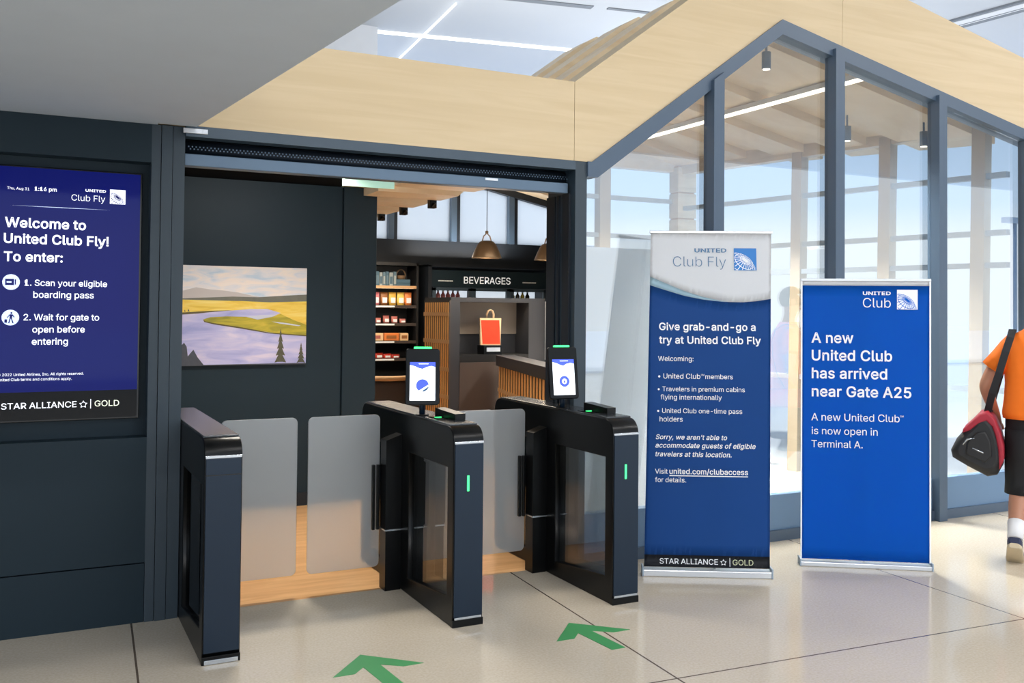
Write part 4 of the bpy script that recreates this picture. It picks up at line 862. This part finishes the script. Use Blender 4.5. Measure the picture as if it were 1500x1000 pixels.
U1 = Vector((.8697, -.4937, 0)); V1 = Vector((.055, .097, .994))
banner('taller navy and white banner with a long list of text', (3.168, -.331, .05), U1, V1, .7095, 1.937, paint_a, .049)
def paint_b(t, F_):
    w, h = .7305, 1.659
    bm = B(); fabric(bm, F_, w, h, 0, h-.03, 24, 0, seed=1.3); fabric(bm, F_, w, h, h-.03, h, 2, 1, seed=1.3)
    backing(t, F_, w, h, 0, 1.3)
    b = B()
    for x0, x1 in ((-.006, .002), (w-.002, w+.007)): flat(b, [(x0, 0), (x1, 0), (x1, h), (x0, h)], F_ @ Matrix.Translation((0, 0, .003)))
    link('margin', b, 'banner_white', t)
    link('graphic_panel', bm, ['banner_blue', 'banner_white'], t)
    L = F_ @ Matrix.Translation((0, 0, .0026))
    tline(t, 'print_white', 'UNITED', .3509, 1.5734, .159, L, .02, h=.0215, name='wordmark'); tline(t, 'print_white', 'Club', .351, 1.4995, .1589, L, -.004, name='wordmark')
    for s, u, v, ww, b in (('A new', .0545, 1.2872, .2427, .014), ('United Club', .0567, 1.1819, .4615, .014), ('has arrived', .057, 1.075, .433, .014), ('near Gate A25', .0572, .9669, .5696, .014),
        ('A new United Club', .0555, .8225, .505, 0), ('SM', .563, .852, .02, 0), ('is now open in', .0577, .7407, .3781, 0), ('Terminal A.', .0559, .6629, .2948, 0)):
        tline(t, 'print_white', s, u, v, ww, L, b)
    bm = B(); globe_logo(bm, .5453, 1.4892, .117, L, 0, 1); link('logo', bm, ['print_white', 'banner_blue'], t)
U2 = Vector((.601, -.415, 0))
banner('shorter bright blue banner beside the walking traveller', (4.153, -.544, .04), U2, Vector((0, 0, 1)), .7305, 1.659, paint_b)

# ------------------------------------------------------------------ floor arrows
A1 = [(0, 0), (.213, -.207), (.123, -.207), (.04, -.145), (.06, -.40), (-.012, -.40), (-.034, -.146), (-.088, -.203), (-.18, -.2)]
for k, (x, y, lab) in enumerate(((1.317, -.86, 'green floor arrow in front of the left lane'), (2.353, -.878, 'green floor arrow in front of the right lane'))):
    bm = B(); prism(bm, A1, 'z', .0004, .0018); tag(link('floor_arrow', bm, 'sticker_green', loc=(x, y, 0)), lab, 'floor sticker', 'arrows on the floor')

# ------------------------------------------------------------------ shop interior
# snack shelving
t = thing('snack_shelf', 'dark wall shelving stacked with snacks beside the cooler', 'shelf', (3.13, 6.5, 0))
bm = B(); box(bm, 0, 1.3, .34, .38, 0, 2.1); link('back_panel', bm, 'shelf_black', t)
for x in (0, 1.27): bm = B(); box(bm, x, x+.03, 0, .38, 0, 2.1); link('side_panel', bm, 'shelf_black', t)
bm = B(); box(bm, 0, 1.3, 0, .38, 2.06, 2.1); link('top_panel', bm, 'shelf_black', t)
SZ = [1.81, 1.565, 1.34, 1.12, .90, .66]
for k, z in enumerate(SZ):
    bm = B(); box(bm, .03, 1.27, .02, .34, z-.03, z-.012); so = link('shelf_board', bm, 'shelf_black', t)
    bm = B(); box(bm, .03, 1.27, .0, .02, z-.04, z-.006); link('price_rail', bm, 'kiosk_brown' if k else 'wood_rim', so)
    bm = B(); box(bm, .05, 1.25, .03, .05, z-.04, z-.032); link('light_strip', bm, 'warm_line' if k < 3 else 'shelf_black', so)
    if k: bm = B(); box(bm, .72, .98, -.004, .0, z-.033, z-.013); link('price_label', bm, 'pale_wall', so)
YS = 6.62
mat('box_slate', srgb(96, 122, 138), .6); mat('box_teal', srgb(74, 104, 122), .6); mat('box_pale', srgb(160, 170, 172), .6)
x = 3.72; i = 0
while x < 4.14:
    wd = random.choice((.045, .055, .04)); hh = random.uniform(.17, .19)
    bm = B(); box(bm, 0, wd-.005, 0, .14, 0, hh, .003); o = link('snack_box', bm, ('box_slate', 'box_teal', 'box_pale')[i % 3], loc=(x, YS, 1.798))
    b = B(); box(b, .006, wd-.011, -.001, .0, .03, hh-.05); link('box_label', b, ('box_pale', 'box_slate', 'box_teal')[i % 3], o)
    tag(o, 'slim slate blue carton standing in the row on the top snack shelf', 'carton', 'cartons on the top snack shelf'); x += wd; i += 1
for k in range(2):
    bm = B(); box(bm, 0, .2, 0, .16, 0, .045, .003); tag(link('flat_box', bm, 'box_teal', loc=(4.16, YS, 1.798+k*.046)), ('lower', 'upper')[k]+' flat teal carton lying at the end of the top snack shelf', 'carton')
t = thing('wicker_basket', 'small round handled basket on the flat cartons, top snack shelf', 'basket', (4.26, YS+.07, 1.89))
bm = B(); loft(bm, [ring((0, 0, 0), .05, .05), ring((0, 0, .05), .065, .065)]); link('bowl', bm, 'leather_cord', t)
bm = B(); tube(bm, [(.06*math.cos(PI*k/10), 0, .05+.075*math.sin(PI*k/10)) for k in range(11)], .008, 8); link('handle', bm, 'leather_cord', t)
def pouch(x, z, w, h, m, label, group, y=YS):
    bm = B(); d = .035
    loft(bm, [ring((0, 0, 0), w*.46, d, 16, pw=.7), ring((0, 0, h*.35), w*.5, d*.9, 16, pw=.7), ring((0, 0, h*.8), w*.48, d*.5, 16, pw=.7), ring((0, 0, h), w*.5, .004, 16, pw=.7)])
    o = link('snack_pouch', bm, m, loc=(x, y, z)); tag(o, label, 'snack', group)
    b = B(); box(b, -w*.3, w*.3, -.037, -.033, h*.2, h*.6, .001); link('pouch_label', b, 'print_white', o)
mat('pk_pink', srgb(206, 120, 128), .4); mat('pk_brown', srgb(150, 96, 52), .4); mat('pk_gold', srgb(226, 178, 74), .4); mat('pk_yellow', srgb(236, 200, 96), .4); mat('pk_orange', srgb(224, 130, 66), .4)
mat('pk_red', srgb(206, 54, 36), .45); mat('pk_cream', srgb(232, 196, 150), .5); mat('pk_rose', srgb(176, 100, 92), .5)
for x, m, lab in ((3.79, 'pk_pink', 'pink snack pouch at the left of the second snack shelf'), (3.90, 'pk_pink', 'pink snack pouch, second in line on the second snack shelf'), (4.01, 'pk_brown', 'brown snack pouch on the second snack shelf'), (4.12, 'pk_gold', 'golden snack pouch on the second snack shelf'), (4.23, 'pk_yellow', 'yellow snack pouch on the second snack shelf'), (4.33, 'pk_orange', 'orange snack pouch at the right of the second snack shelf')):
    pouch(x, 1.553, .1, .17, m, lab, 'pouches on the second snack shelf')
for k, x in enumerate((3.82, 3.93, 4.04, 4.15, 4.26)):
    pouch(x, 1.328, .085, (.05, .07, .1, .09, .06)[k], 'pk_rose', ('low rosy packet, leftmost on the third snack shelf', 'rosy packet, second from the left on the third snack shelf', 'taller rosy packet amid the third snack shelf', 'rosy packet, fourth from the left on the third snack shelf', 'low rosy packet, rightmost on the third snack shelf')[k], 'packets on the third snack shelf')
for k, (x, w, m) in enumerate(((3.89, .2, 'pk_cream'), (4.10, .2, 'pk_orange'), (4.27, .11, 'pk_cream'))):
    bm = B(); box(bm, -w/2, w/2, -.06, .06, 0, .1, .012); o = link('sandwich_pack', bm, m, loc=(x, YS, 1.108)); b = B(); box(b, -w*.35, w*.3, -.063, -.058, .03, .07); link('pack_label', b, 'pk_rose' if k == 0 else 'pk_brown', o)
    tag(o, ('wide pale sandwich pack on the fourth snack shelf', 'orange brown sandwich pack on the fourth snack shelf', 'small pale sandwich pack on the fourth snack shelf')[k], 'snack', 'packs on the fourth snack shelf')
for k, x in enumerate((3.84, 3.95, 4.06, 4.17)):
    pouch(x, .888, .11, .08-.01*k, 'pk_red', ('red snack packet, leftmost on the fifth snack shelf', 'red snack packet, second on the fifth snack shelf', 'red snack packet, third on the fifth snack shelf', 'red snack packet, rightmost on the fifth snack shelf')[k], 'packets on the fifth snack shelf')

# beverage cooler
t = thing('beverage_cooler', 'dark drinks cooler wall with a lit header behind the kiosk', 'cooler', (4.56, 6.5, 0))
bm = B(); box(bm, 0, 1.78, .36, .4, 0, 2.08); box(bm, 0, .05, 0, .4, 0, 2.08); box(bm, 1.73, 1.78, 0, .4, 0, 2.08); box(bm, 0, 1.78, 0, .4, 2.06, 2.09); box(bm, 0, 1.78, 0, .4, 0, .1); link('body', bm, 'slate_dark', t)
bm = B(); box(bm, .05, 1.73, .01, .05, 1.8, 2.02, .004); hd = link('header_sign', bm, 'slate_panel', t)
HM = frame((0, .009, 0), (1, 0, 0), (0, 0, 1)); tline(hd, 'sign_white', 'BEVERAGES', .50, 1.852, .68, HM, .006, name='sign_text')
for a in (.14, 1.36):
    def dashes(b, M):
        for k in range(9): flat(b, [(a+k*.023, 1.872), (a+k*.023+.021, 1.872), (a+k*.023+.021, 1.888), (a+k*.023, 1.888)], M)
    tmark(hd, 'pale_wall', HM, dashes, 'small_print')
bm = B(); box(bm, .06, 1.72, .33, .345, .15, 1.78); link('lit_back', bm, 'cooler_light', t)
for k in range(3):
    bm = B(); a = .06+k*.56; box(bm, a, a+.05, .0, .04, .1, 1.79); box(bm, a+.5, a+.55, .0, .04, .1, 1.79); box(bm, a, a+.55, 0, .04, 1.755, 1.795); box(bm, a, a+.55, 0, .04, .1, .14)
    d = link('door', bm, 'slate_steel', t); bm = B(); box(bm, a+.05, a+.5, .016, .022, .14, 1.755); link('door_glass', bm, 'curtain_glass', d)
    bm = B(); tube(bm, [(a+.47, -.03, .8), (a+.47, -.03, 1.5)], .01, 8); link('door_handle', bm, 'silver', d)
bm = B()
for z in (.55, .9, 1.25, 1.58): box(bm, .06, 1.72, .06, .33, z-.01, z)
link('rack', bm, 'aluminium', t)
mat('drink_red', srgb(196, 110, 110), .3); mat('drink_dark', srgb(60, 50, 30), .3); mat('drink_yellow', srgb(220, 190, 70), .3)
def bottle(x, z, m, label, grp):
    t = thing('drink_bottle', label, 'bottle', (x, 6.68, z), group=grp)
    bm = B(); loft(bm, [ring((0, 0, 0), .03, .03, 14), ring((0, 0, .12), .03, .03, 14), ring((0, 0, .15), .012, .012, 14), ring((0, 0, .165), .012, .012, 14)]); link('body', bm, m, t)
    bm = B(); tube(bm, [(0, 0, .165), (0, 0, .18)], .014, 12); link('cap', bm, 'print_white', t)
for k in range(6): bottle(4.70+k*.07, 1.582, 'drink_red', 'pale red drink bottle in the row behind the first cooler door', 'drinks behind the first cooler door')
for k in range(4): bottle(5.86+k*.075, 1.582, 'drink_dark' if k % 2 else 'drink_yellow', ('golden yellow drink bottle behind the third cooler door', 'dark drink bottle behind the third cooler door')[k % 2], 'drinks behind the third cooler door')

# kiosk with slatted side and red bag niche
def slats(bm, y0, y1, x, z0, z1, pitch, wd, th, sgn=-1, M=None):
    y = y0
    while y < y1-wd:
        box(bm, x-th, x, y, y+wd, z0, z1, M=M); y += pitch
t = thing('checkout_kiosk', 'dark kiosk with a slatted timber side and display niche', 'kiosk', (3.72, 3.8, 0))
bm = B(); box(bm, 0, .1, 0, .68, 0, 1.63); box(bm, .87, 1.06, 0, .68, 0, 1.63); box(bm, .1, .87, 0, .68, 1.585, 1.63); box(bm, .1, .87, .3, .68, 1.0, 1.585); box(bm, .1, .87, .02, .68, .0, 1.0)
link('body', bm, 'kiosk_dark', t)
bm = B(); box(bm, .1, .87, .28, .3, 1.26, 1.585); link('niche_back', bm, 'kiosk_grey', t)
bm = B(); box(bm, .1, .87, .005, .3, .985, 1.06); link('niche_shelf', bm, 'shelf_black', t)
bm = B(); box(bm, .1, .87, -.005, .02, 0, .985); link('front_panel', bm, 'kiosk_brown', t)
bm = B(); box(bm, 1.06, 1.075, -.01, .3, 1.0, 1.6); link('edge_trim', bm, 'aluminium', t)
bm = B(); slats(bm, .02, .68, -.012, 0, 1.58, .054, .028, .004); link('slat_screen', bm, 'slat_wood', t)
bm = B(); box(bm, -.012, .0, .0, .68, 0, 1.6); link('slat_backing', bm, 'kiosk_brown', t)
for k in range(6):
    bm = B(); box(bm, -.0175, -.011, .01, .68, .08+k*.272, .12+k*.272); link('slat_rail', bm, 'wood_rim', t)
# low slatted counter
Mc = frame((3.70, 1.75, 0), (.53, 2.02, 0), (0, 0, 1))
t = thing('slatted_counter', 'low dark topped counter with slatted timber side near the right post', 'counter', (3.70, 1.75, 0), math.atan2(2.02, .53)-PI/2)
bm = B(); box(bm, .0, .12, 0, 2.0, 0, .96); link('body', bm, 'kiosk_brown', t)
bm = B(); box(bm, -.04, .15, -.03, 2.0, .955, 1.06, .004); link('top', bm, 'kiosk_dark', t)
bm = B(); slats(bm, .0, 2.0, -.012, .02, .955, .112, .052, .006); link('slat_screen', bm, 'slat_wood', t)
for k in range(3): bm = B(); box(bm, -.0195, -.011, .0, 2.0, .10+k*.3, .135+k*.3); link('slat_rail', bm, 'wood_rim', t)
# red paper bag on its stand
t = thing('display_stand', 'small black stand beneath the red paper bag', 'stand', (4.18, 3.85, 1.06))
bm = B(); box(bm, -.09, .11, -.04, .12, 0, .093, .003); link('riser', bm, 'black_satin', t)
bm = B(); box(bm, -.06, .09, -.044, -.04, .03, .07); link('sign_plate', bm, 'aluminium', t)
t = thing('paper_bag', 'red printed paper carrier bag in the kiosk niche', 'bag', (4.19, 3.88, 1.155), math.radians(-18))
bm = B(); prism(bm, [(-.10, 0), (.10, 0), (.108, .27), (-.108, .27)], 'y', -.045, .045); link('bag_body', bm, 'bag_paper', t)
bm = B(); prism(bm, [(-.082, .01), (.098, .01), (.088, .25), (-.10, .25)], 'y', -.047, -.045); link('front_print', bm, 'bag_red', t)
for y in (-.04, .04): bm = B(); tube(bm, [(-.035, y, .25), (-.035, y, .31), (-.02, y, .345), (0, y, .355), (.02, y, .345), (.035, y, .31), (.035, y, .25)], .005, 8); link('handle', bm, 'bag_paper', t)
# display gondola with timber rim
t = thing('snack_counter', 'low dark counter with a curved timber rim below the snack shelves', 'counter', (3.2, 5.2, 0))
bm = B(); box(bm, 0, .78, .0, .5, 0, .70, .01); link('body', bm, 'kiosk_brown', t)
bm = B(); tube(bm, [(x/10*.8, -.02-.03*math.sin(PI*x/10), .74+.02*abs(x/10-.5)) for x in range(11)], .028, 8); link('rim', bm, 'wood_rim', t)
bm = B(); box(bm, .0, .8, .0, .5, .70, .715); link('top', bm, 'shelf_black', t)
# pendant lamps
def pendant(x, label):
    t = thing('pendant_lamp', label, 'pendant lamp', (x, 4.0, 2.04), group='pendant lamps over the kiosk')
    bm = B(); loft(bm, [ring((0, 0, z), r, r, 28) for z, r in ((0, .155), (.01, .153), (.08, .125), (.14, .095), (.17, .07), (.178, .04))], cap=False)
    bmesh.ops.solidify(bm, geom=bm.faces[:], thickness=.004); link('shade', bm, 'shade_bronze', t)
    bm = B(); tube(bm, [(-.05, 0, .175), (-.035, 0, .225), (0, 0, .255), (.035, 0, .225), (.05, 0, .175)], .007, 8); tube(bm, [(0, 0, .25), (0, 0, .28)], .016, 10); link('yoke', bm, 'leather_cord', t)
    bm = B(); tube(bm, [(0, 0, .28), (0, 0, zb(x)+.1-2.04)], .004, 8); link('cord', bm, 'shelf_black', t)
    bm = B(); loft(bm, [ring((0, 0, z), r, r, 14) for z, r in ((.03, .01), (.045, .03), (.07, .035), (.1, .02), (.12, .012))]); link('bulb', bm, 'warm_bulb', t)
    l = bpy.data.lights.new('pendant_glow', 'POINT'); l.energy = 6; l.color = (1, .75, .5); l.shadow_soft_size = .04; o = bpy.data.objects.new('pendant_glow', l); COL.objects.link(o); o.parent = t; o.location = (0, 0, -.02)
pendant(4.20, 'bronze pendant lamp hanging left over the kiosk')
pendant(4.93, 'bronze pendant lamp half hidden by the right door post')
# black track spots under the timber ceiling
for x, y, z, lab in ((2.93, 2.36, 2.36, 'black spotlight at the edge of the nearer timber step'), (2.92, 3.0, 2.36, 'black spotlight at the edge of the middle timber step'), (2.93, 3.62, 2.36, 'black spotlight at the farthest timber step')):
    t = thing('track_spot', lab, 'spotlight', (x, y, z), group='spotlights under the timber ceiling')
    bm = B(); box(bm, -.03, .03, -.03, .03, -.03, .05, .004); link('housing', bm, 'black_satin', t)
    bm = B(); tube(bm, [(0, -.03, .0), (0, -.05, -.02)], .02, 10); link('snout', bm, 'black_satin', t)
# shop and vestibule lamps, plus added fill lamps
area_lamp('vestibule_lamp', (1.45, 1.25, 2.45), (.9, .12), 11, (1, .98, .95), (math.radians(40), 0, 0))  # added fill aimed at the picture wall
area_lamp('lounge_fill', (5.4, 1.45, 3.19), (.06, 2.5), 330, (1, .93, .82)).data.spread = math.radians(95)  # added below the linear light to brighten the lounge
area_lamp('shop_ceiling_fill', (5.2, 6.62, 2.2), (1.4, .1), 22, (1, .95, .88), (PI, 0, 0))  # added upward lamps, no fixtures, lifting the timber shop ceiling
area_lamp('shop_ceiling_fill', (4.2, 4.15, 1.66), (.8, .2), 16, (1, .95, .88), (PI, 0, 0))
area_lamp('shop_lamp', (4.0, 3.2, 2.33), (1.2, .6), 44, (1, .86, .68))
area_lamp('shop_lamp', (3.6, 5.6, 2.33), (1.2, .6), 44, (1, .86, .68))
area_lamp('vestibule_lamp', (1.45, .9, 2.46), (.5, .2), 30, (1, .93, .82)).data.spread = math.radians(135)

# ------------------------------------------------------------------ walking traveller and duffel bag
mat('skin', srgb(176, 124, 98), .5, noise=(14, .08)); mat('hair', srgb(60, 44, 34), .6, noise=(40, .2)); mat('shirt_orange', srgb(255, 124, 22), .75, noise=(8, .05), bump=(7, .35, .03))
mat('shorts_black', srgb(16, 17, 20), .8, bump=(9, .3, .02)); mat('sock_white', srgb(228, 228, 230), .8); mat('shoe_navy', srgb(34, 42, 72), .6); mat('shoe_sole', srgb(196, 180, 150), .6)
mat('duffel_black', srgb(26, 26, 28), .6, noise=(12, .1)); mat('duffel_red', srgb(160, 28, 48), .55, noise=(10, .1)); mat('strap_black', srgb(22, 24, 30), .7)
mat('eye_white', srgb(236, 234, 230), .3); mat('eye_dark', srgb(44, 32, 26), .3); mat('lip', srgb(160, 96, 84), .5)
PYAW = -math.radians(55.7)
person = thing('person', 'person in orange shirt and black shorts walking away with a duffel bag', 'person', (5.571, -1.10, 0), PYAW)
def skin(name, nodes, edges, m, parent, sub=2):
    me = bpy.data.meshes.new(name); me.from_pydata([n[:3] for n in nodes], edges, []); o = bpy.data.objects.new(name, me); COL.objects.link(o)
    md = o.modifiers.new('s', 'SKIN'); md.use_smooth_shade = True
    if not me.skin_vertices: me.attributes
    bpy.context.view_layer.objects.active = o
    if len(me.skin_vertices) == 0:
        bpy.ops.object.select_all(action='DESELECT'); o.select_set(True); bpy.ops.mesh.customdata_skin_add()
    for sv, n in zip(me.skin_vertices[0].data, nodes):
        rr = n[3]; sv.radius = rr if isinstance(rr, tuple) else (rr, rr)
    me.skin_vertices[0].data[0].use_root = True
    o.modifiers.new('d', 'SUBSURF').levels = sub; o.modifiers['d'].render_levels = sub
    dg = bpy.context.evaluated_depsgraph_get(); nm = bpy.data.meshes.new_from_object(o.evaluated_get(dg))
    o.modifiers.clear(); o.data = nm; nm.materials.clear(); nm.materials.append(MATS[m])
    for p in nm.polygons: p.use_smooth = True
    bpy.data.meshes.remove(me); nm.name = name; o.parent = parent
    return o
N = []; E = []
def node(p, r, link_to=None):
    N.append((*p, r)); i = len(N)-1
    if link_to is not None: E.append((link_to, i))
    return i
pel = node((0, 0, .90), .12)
sp1 = node((0, .0, 1.06), .115, pel); sp2 = node((0, .0, 1.24), .125, sp1); nk0 = node((0, .005, 1.40), .06, sp2); nk1 = node((0, .02, 1.475), .052, nk0)
h1 = node((0, .035, 1.53), (.066, .07), nk1); h2 = node((0, .04, 1.60), (.078, .092), h1); h3 = node((0, .03, 1.67), (.066, .078), h2)
def hand(wrist, d, palm, sgn, base):
    """palm and five separate fingers; d = direction of the fingers, palm = side direction (thumb side)"""
    d = Vector(d).normalized(); s = Vector(palm); s = (s-d*s.dot(d)).normalized(); n = d.cross(s)*sgn
    w = Vector(wrist); p0 = node(w+d*.045, (.034, .02), base); p1 = node(w+d*.085, (.034, .018), p0)
    for k, (off, ln) in enumerate(((.027, .068), (.009, .078), (-.009, .072), (-.026, .056))):
        a = node(w+d*.098+s*off, .0095, p1); b = node(w+d*(.098+ln*.5)+s*off*1.1+n*.008, .009, a); node(w+d*(.098+ln*.9)+s*off*1.1+n*.026, .008, b)
    a = node(w+d*.05+s*.04, .011, p0); b = node(w+d*.085+s*.055+n*.01, .0105, a); node(w+d*.11+s*.05+n*.018, .009, b)
for s in (-1, 1):
    sh = node((s*.165, 0, 1.355), .06, sp2)
    if s < 0:
        el = node((-.31, -.03, 1.06), .042, sh); mid = node((-.29, .02, .985), .04, el); wr = node((-.25, .10, .86), .028, mid); hand((-.25, .10, .86), (.05, .25, -.9), (.3, 1, .2), 1, wr)
    else:
        el = node((.275, -.02, 1.06), .042, sh); mid = node((.28, .04, .98), .04, el); wr = node((.26, .15, .85), .028, mid); hand((.26, .15, .85), (-.05, .3, -.9), (-.3, 1, .2), -1, wr)
# trailing left leg, leading right leg
hp = node((-.10, 0, .84), .095, pel); kn = node((-.115, .045, .47), .06, hp); cf = node((-.128, -.08, .34), .058, kn); an = node((-.14, -.235, .16), .036, cf); ft = node((-.14, -.20, .085), .034, an); node((-.14, -.115, .035), .03, ft)
hp = node((.10, 0, .84), .095, pel); kn = node((.11, .16, .46), .06, hp); cf = node((.112, .20, .33), .058, kn); an = node((.115, .27, .095), .036, cf); ft = node((.115, .33, .05), .034, an); node((.115, .42, .035), .03, ft)
skin('body', N, E, 'skin', person)
# head details: hair cap, ears, nose, eyes, mouth
bm = B(); bmesh.ops.create_uvsphere(bm, u_segments=24, v_segments=16, radius=1)
for v in bm.verts:
    v.co = Vector((v.co.x*.083, .03+v.co.y*.103, 1.625+v.co.z*.098))
bmesh.ops.delete(bm, geom=[f for f in bm.faces if (f.calc_center_median().z < 1.56) or (f.calc_center_median().y > .085 and f.calc_center_median().z < 1.665)], context='FACES')
for f in bm.faces: f.smooth = True
link('hair', bm, 'hair', person)
def ball(name, c, r, m, sc=(1, 1, 1)):
    bm = B(); bmesh.ops.create_uvsphere(bm, u_segments=14, v_segments=10, radius=r)
    for v in bm.verts: v.co = Vector((c[0]+v.co.x*sc[0], c[1]+v.co.y*sc[1], c[2]+v.co.z*sc[2]))
    return link(name, bm, m, person, True)
for s in (-1, 1):
    ball('ear', (s*.077, .03, 1.595), .026, 'skin', (.4, .7, 1.2)); e_ = ball('eye', (s*.03, .118, 1.605), .012, 'eye_white'); ball('pupil', (s*.03, .128, 1.605), .006, 'eye_dark', (1, .6, 1))
ball('nose', (0, .132, 1.578), .016, 'skin', (.8, 1.1, 1.5)); ball('mouth', (0, .115, 1.538), .02, 'lip', (1.2, .5, .35))
# clothes
def rings_bm(lst, n=24, pw=.85): return [ring(c, rx, ry, n, pw=pw) for c, rx, ry in lst]
bm = B(); loft(bm, rings_bm([((0, -.01, .865), .212, .150), ((0, -.01, .90), .216, .152), ((0, -.005, .98), .206, .146), ((0, 0, 1.08), .20, .14), ((0, 0, 1.18), .205, .14), ((0, 0, 1.27), .212, .136), ((0, 0, 1.335), .205, .122), ((0, .002, 1.375), .17, .10), ((0, .005, 1.405), .11, .085), ((0, .01, 1.43), .075, .075)]), cap=True)
for s in (-1, 1):
    A_, B_ = Vector((s*.135, 0, 1.345)), (Vector((-.268, -.012, 1.165)) if s < 0 else Vector((.248, -.01, 1.165)))
    d = (B_-A_).normalized(); a = d.cross(Vector((0, 1, 0))).normalized(); b = Vector((0, 1, 0)); rg = []
    for k, (f, r1, r2) in enumerate(((0, .06, .07), (.25, .066, .08), (.6, .066, .082), (1.0, .07, .086))):
        c = A_+(B_-A_)*f; rg.append([c+a*math.cos(2*PI*i/20)*r1+b*math.sin(2*PI*i/20)*r2 for i in range(20)])
    loft(bm, rg)
link('shirt', bm, 'shirt_orange', person)
bm = B(); loft(bm, rings_bm([((0, -.005, .96), .185, .125), ((0, -.005, .88), .198, .138), ((0, -.005, .80), .198, .142), ((0, 0, .745), .185, .13)]))
for s, ys_ in ((-1, ((0, .80), (.02, .62), (.035, .47), (.0, .40))), (1, ((0, .80), (.07, .62), (.14, .48), (.165, .42)))):
    loft(bm, [ring((s*x, y, z), rx, ry, 20) for (y, z), x, rx, ry in zip(ys_, (.096, .106, .112, .116), (.105, .098, .09, .088), (.135, .115, .105, .10))])
link('shorts', bm, 'shorts_black', person)
for s, an_, cf_ in ((-1, (-.14, -.235, .16), (-.134, -.16, .25)), (1, (.115, .27, .095), (.114, .235, .2))):
    bm = B(); tube(bm, [an_, (Vector(an_)+Vector(cf_))/2, cf_], [.043, .045, .05], 14); link('sock', bm, 'sock_white', person)
def shoe(origin, pitch, name='shoe'):
    MM = Matrix.Translation(origin) @ Matrix.Rotation(pitch, 4, 'X')
    bm = B(); rg = []
    for y, w, z0, z1 in ((-.135, .024, .02, .07), (-.12, .036, .018, .10), (-.07, .042, .018, .105), (0, .042, .018, .085), (.06, .048, .018, .06), (.11, .044, .018, .048), (.14, .024, .02, .036)):
        rg.append([MM @ Vector((q[0], y, q[2])) for q in ring((0, 0, (z0+z1)/2), w, (z1-z0)/2, 16, 'y', .75)])
    loft(bm, rg); o = link(name, bm, 'shoe_navy', person)
    bm = B(); rg = []
    for y, w in ((-.142, .026), (-.12, .041), (-.05, .044), (.05, .051), (.11, .048), (.147, .026)):
        rg.append([MM @ Vector((q[0], y, q[2])) for q in ring((0, 0, .011), w, .015, 16, 'y', .5)])
    loft(bm, rg); link('sole', bm, 'shoe_sole', o)
shoe((-.142, -.185, .045), -.62); shoe((.115, .33, .004), 0)

bag = thing('duffel_bag', 'black and red duffel bag slung from the traveller shoulder', 'bag', (5.571, -1.10, 0), PYAW)
OUT = [(-.50, .655), (-.49, .61), (-.40, .558), (-.29, .505), (-.235, .52), (-.205, .58), (-.205, .68), (-.225, .78), (-.255, .86), (-.29, .90), (-.33, .885), (-.375, .83), (-.42, .785), (-.47, .72)]
cx_ = sum(p[0] for p in OUT)/len(OUT); cz_ = sum(p[1] for p in OUT)/len(OUT)
def scaled(s, y, part=OUT): return [(cx_+(x-cx_)*s, y, cz_+(z-cz_)*s) for x, z in part]
bm = B(); loft(bm, [scaled(.70, -.20), scaled(.90, -.185), scaled(.98, -.14), scaled(1, -.02), scaled(.98, .10), scaled(.9, .145), scaled(.7, .16)]); link('bag_body', bm, 'duffel_black', bag)
# red gusset over the top and down the right side
TOP = [(-.225, .56), (-.20, .62), (-.20, .70), (-.22, .79), (-.25, .87), (-.29, .908), (-.335, .893), (-.38, .84), (-.425, .795), (-.43, .77), (-.385, .79), (-.34, .83), (-.295, .85), (-.265, .82), (-.245, .76), (-.232, .68)]
bm = B(); PMB = frame((0, -.045, 0), (1, 0, 0), (0, 0, 1)); plate(bm, [TOP], PMB, .305, .012); link('top_panel', bm, 'duffel_red', bag)
PK = [(-.41, .645), (-.30, .60), (-.265, .64), (-.27, .73), (-.30, .79), (-.35, .78), (-.40, .72)]
bm = B(); plate(bm, [PK], frame((0, -.20, 0), (1, 0, 0), (0, 0, 1)), .03, .01); link('end_pocket', bm, 'duffel_black', bag)
bm = B(); tube(bm, [(-.425, -.2, .70), (-.40, -.205, .735), (-.36, -.21, .745)], .006, 8); tube(bm, [(-.37, -.216, .685), (-.31, -.216, .66)], .005, 8); link('zip', bm, 'silver', bag)
bm = B(); strap(bm, [(-.295, -.06, .89), (-.265, -.125, 1.02), (-.225, -.152, 1.15), (-.19, -.155, 1.28), (-.165, -.125, 1.365), (-.155, -.05, 1.412), (-.155, .04, 1.41), (-.17, .11, 1.36), (-.21, .155, 1.2), (-.255, .13, 1.03), (-.29, .03, .89)], (1, .15, 0), .042, .005)
link('shoulder_strap', bm, 'strap_black', bag)
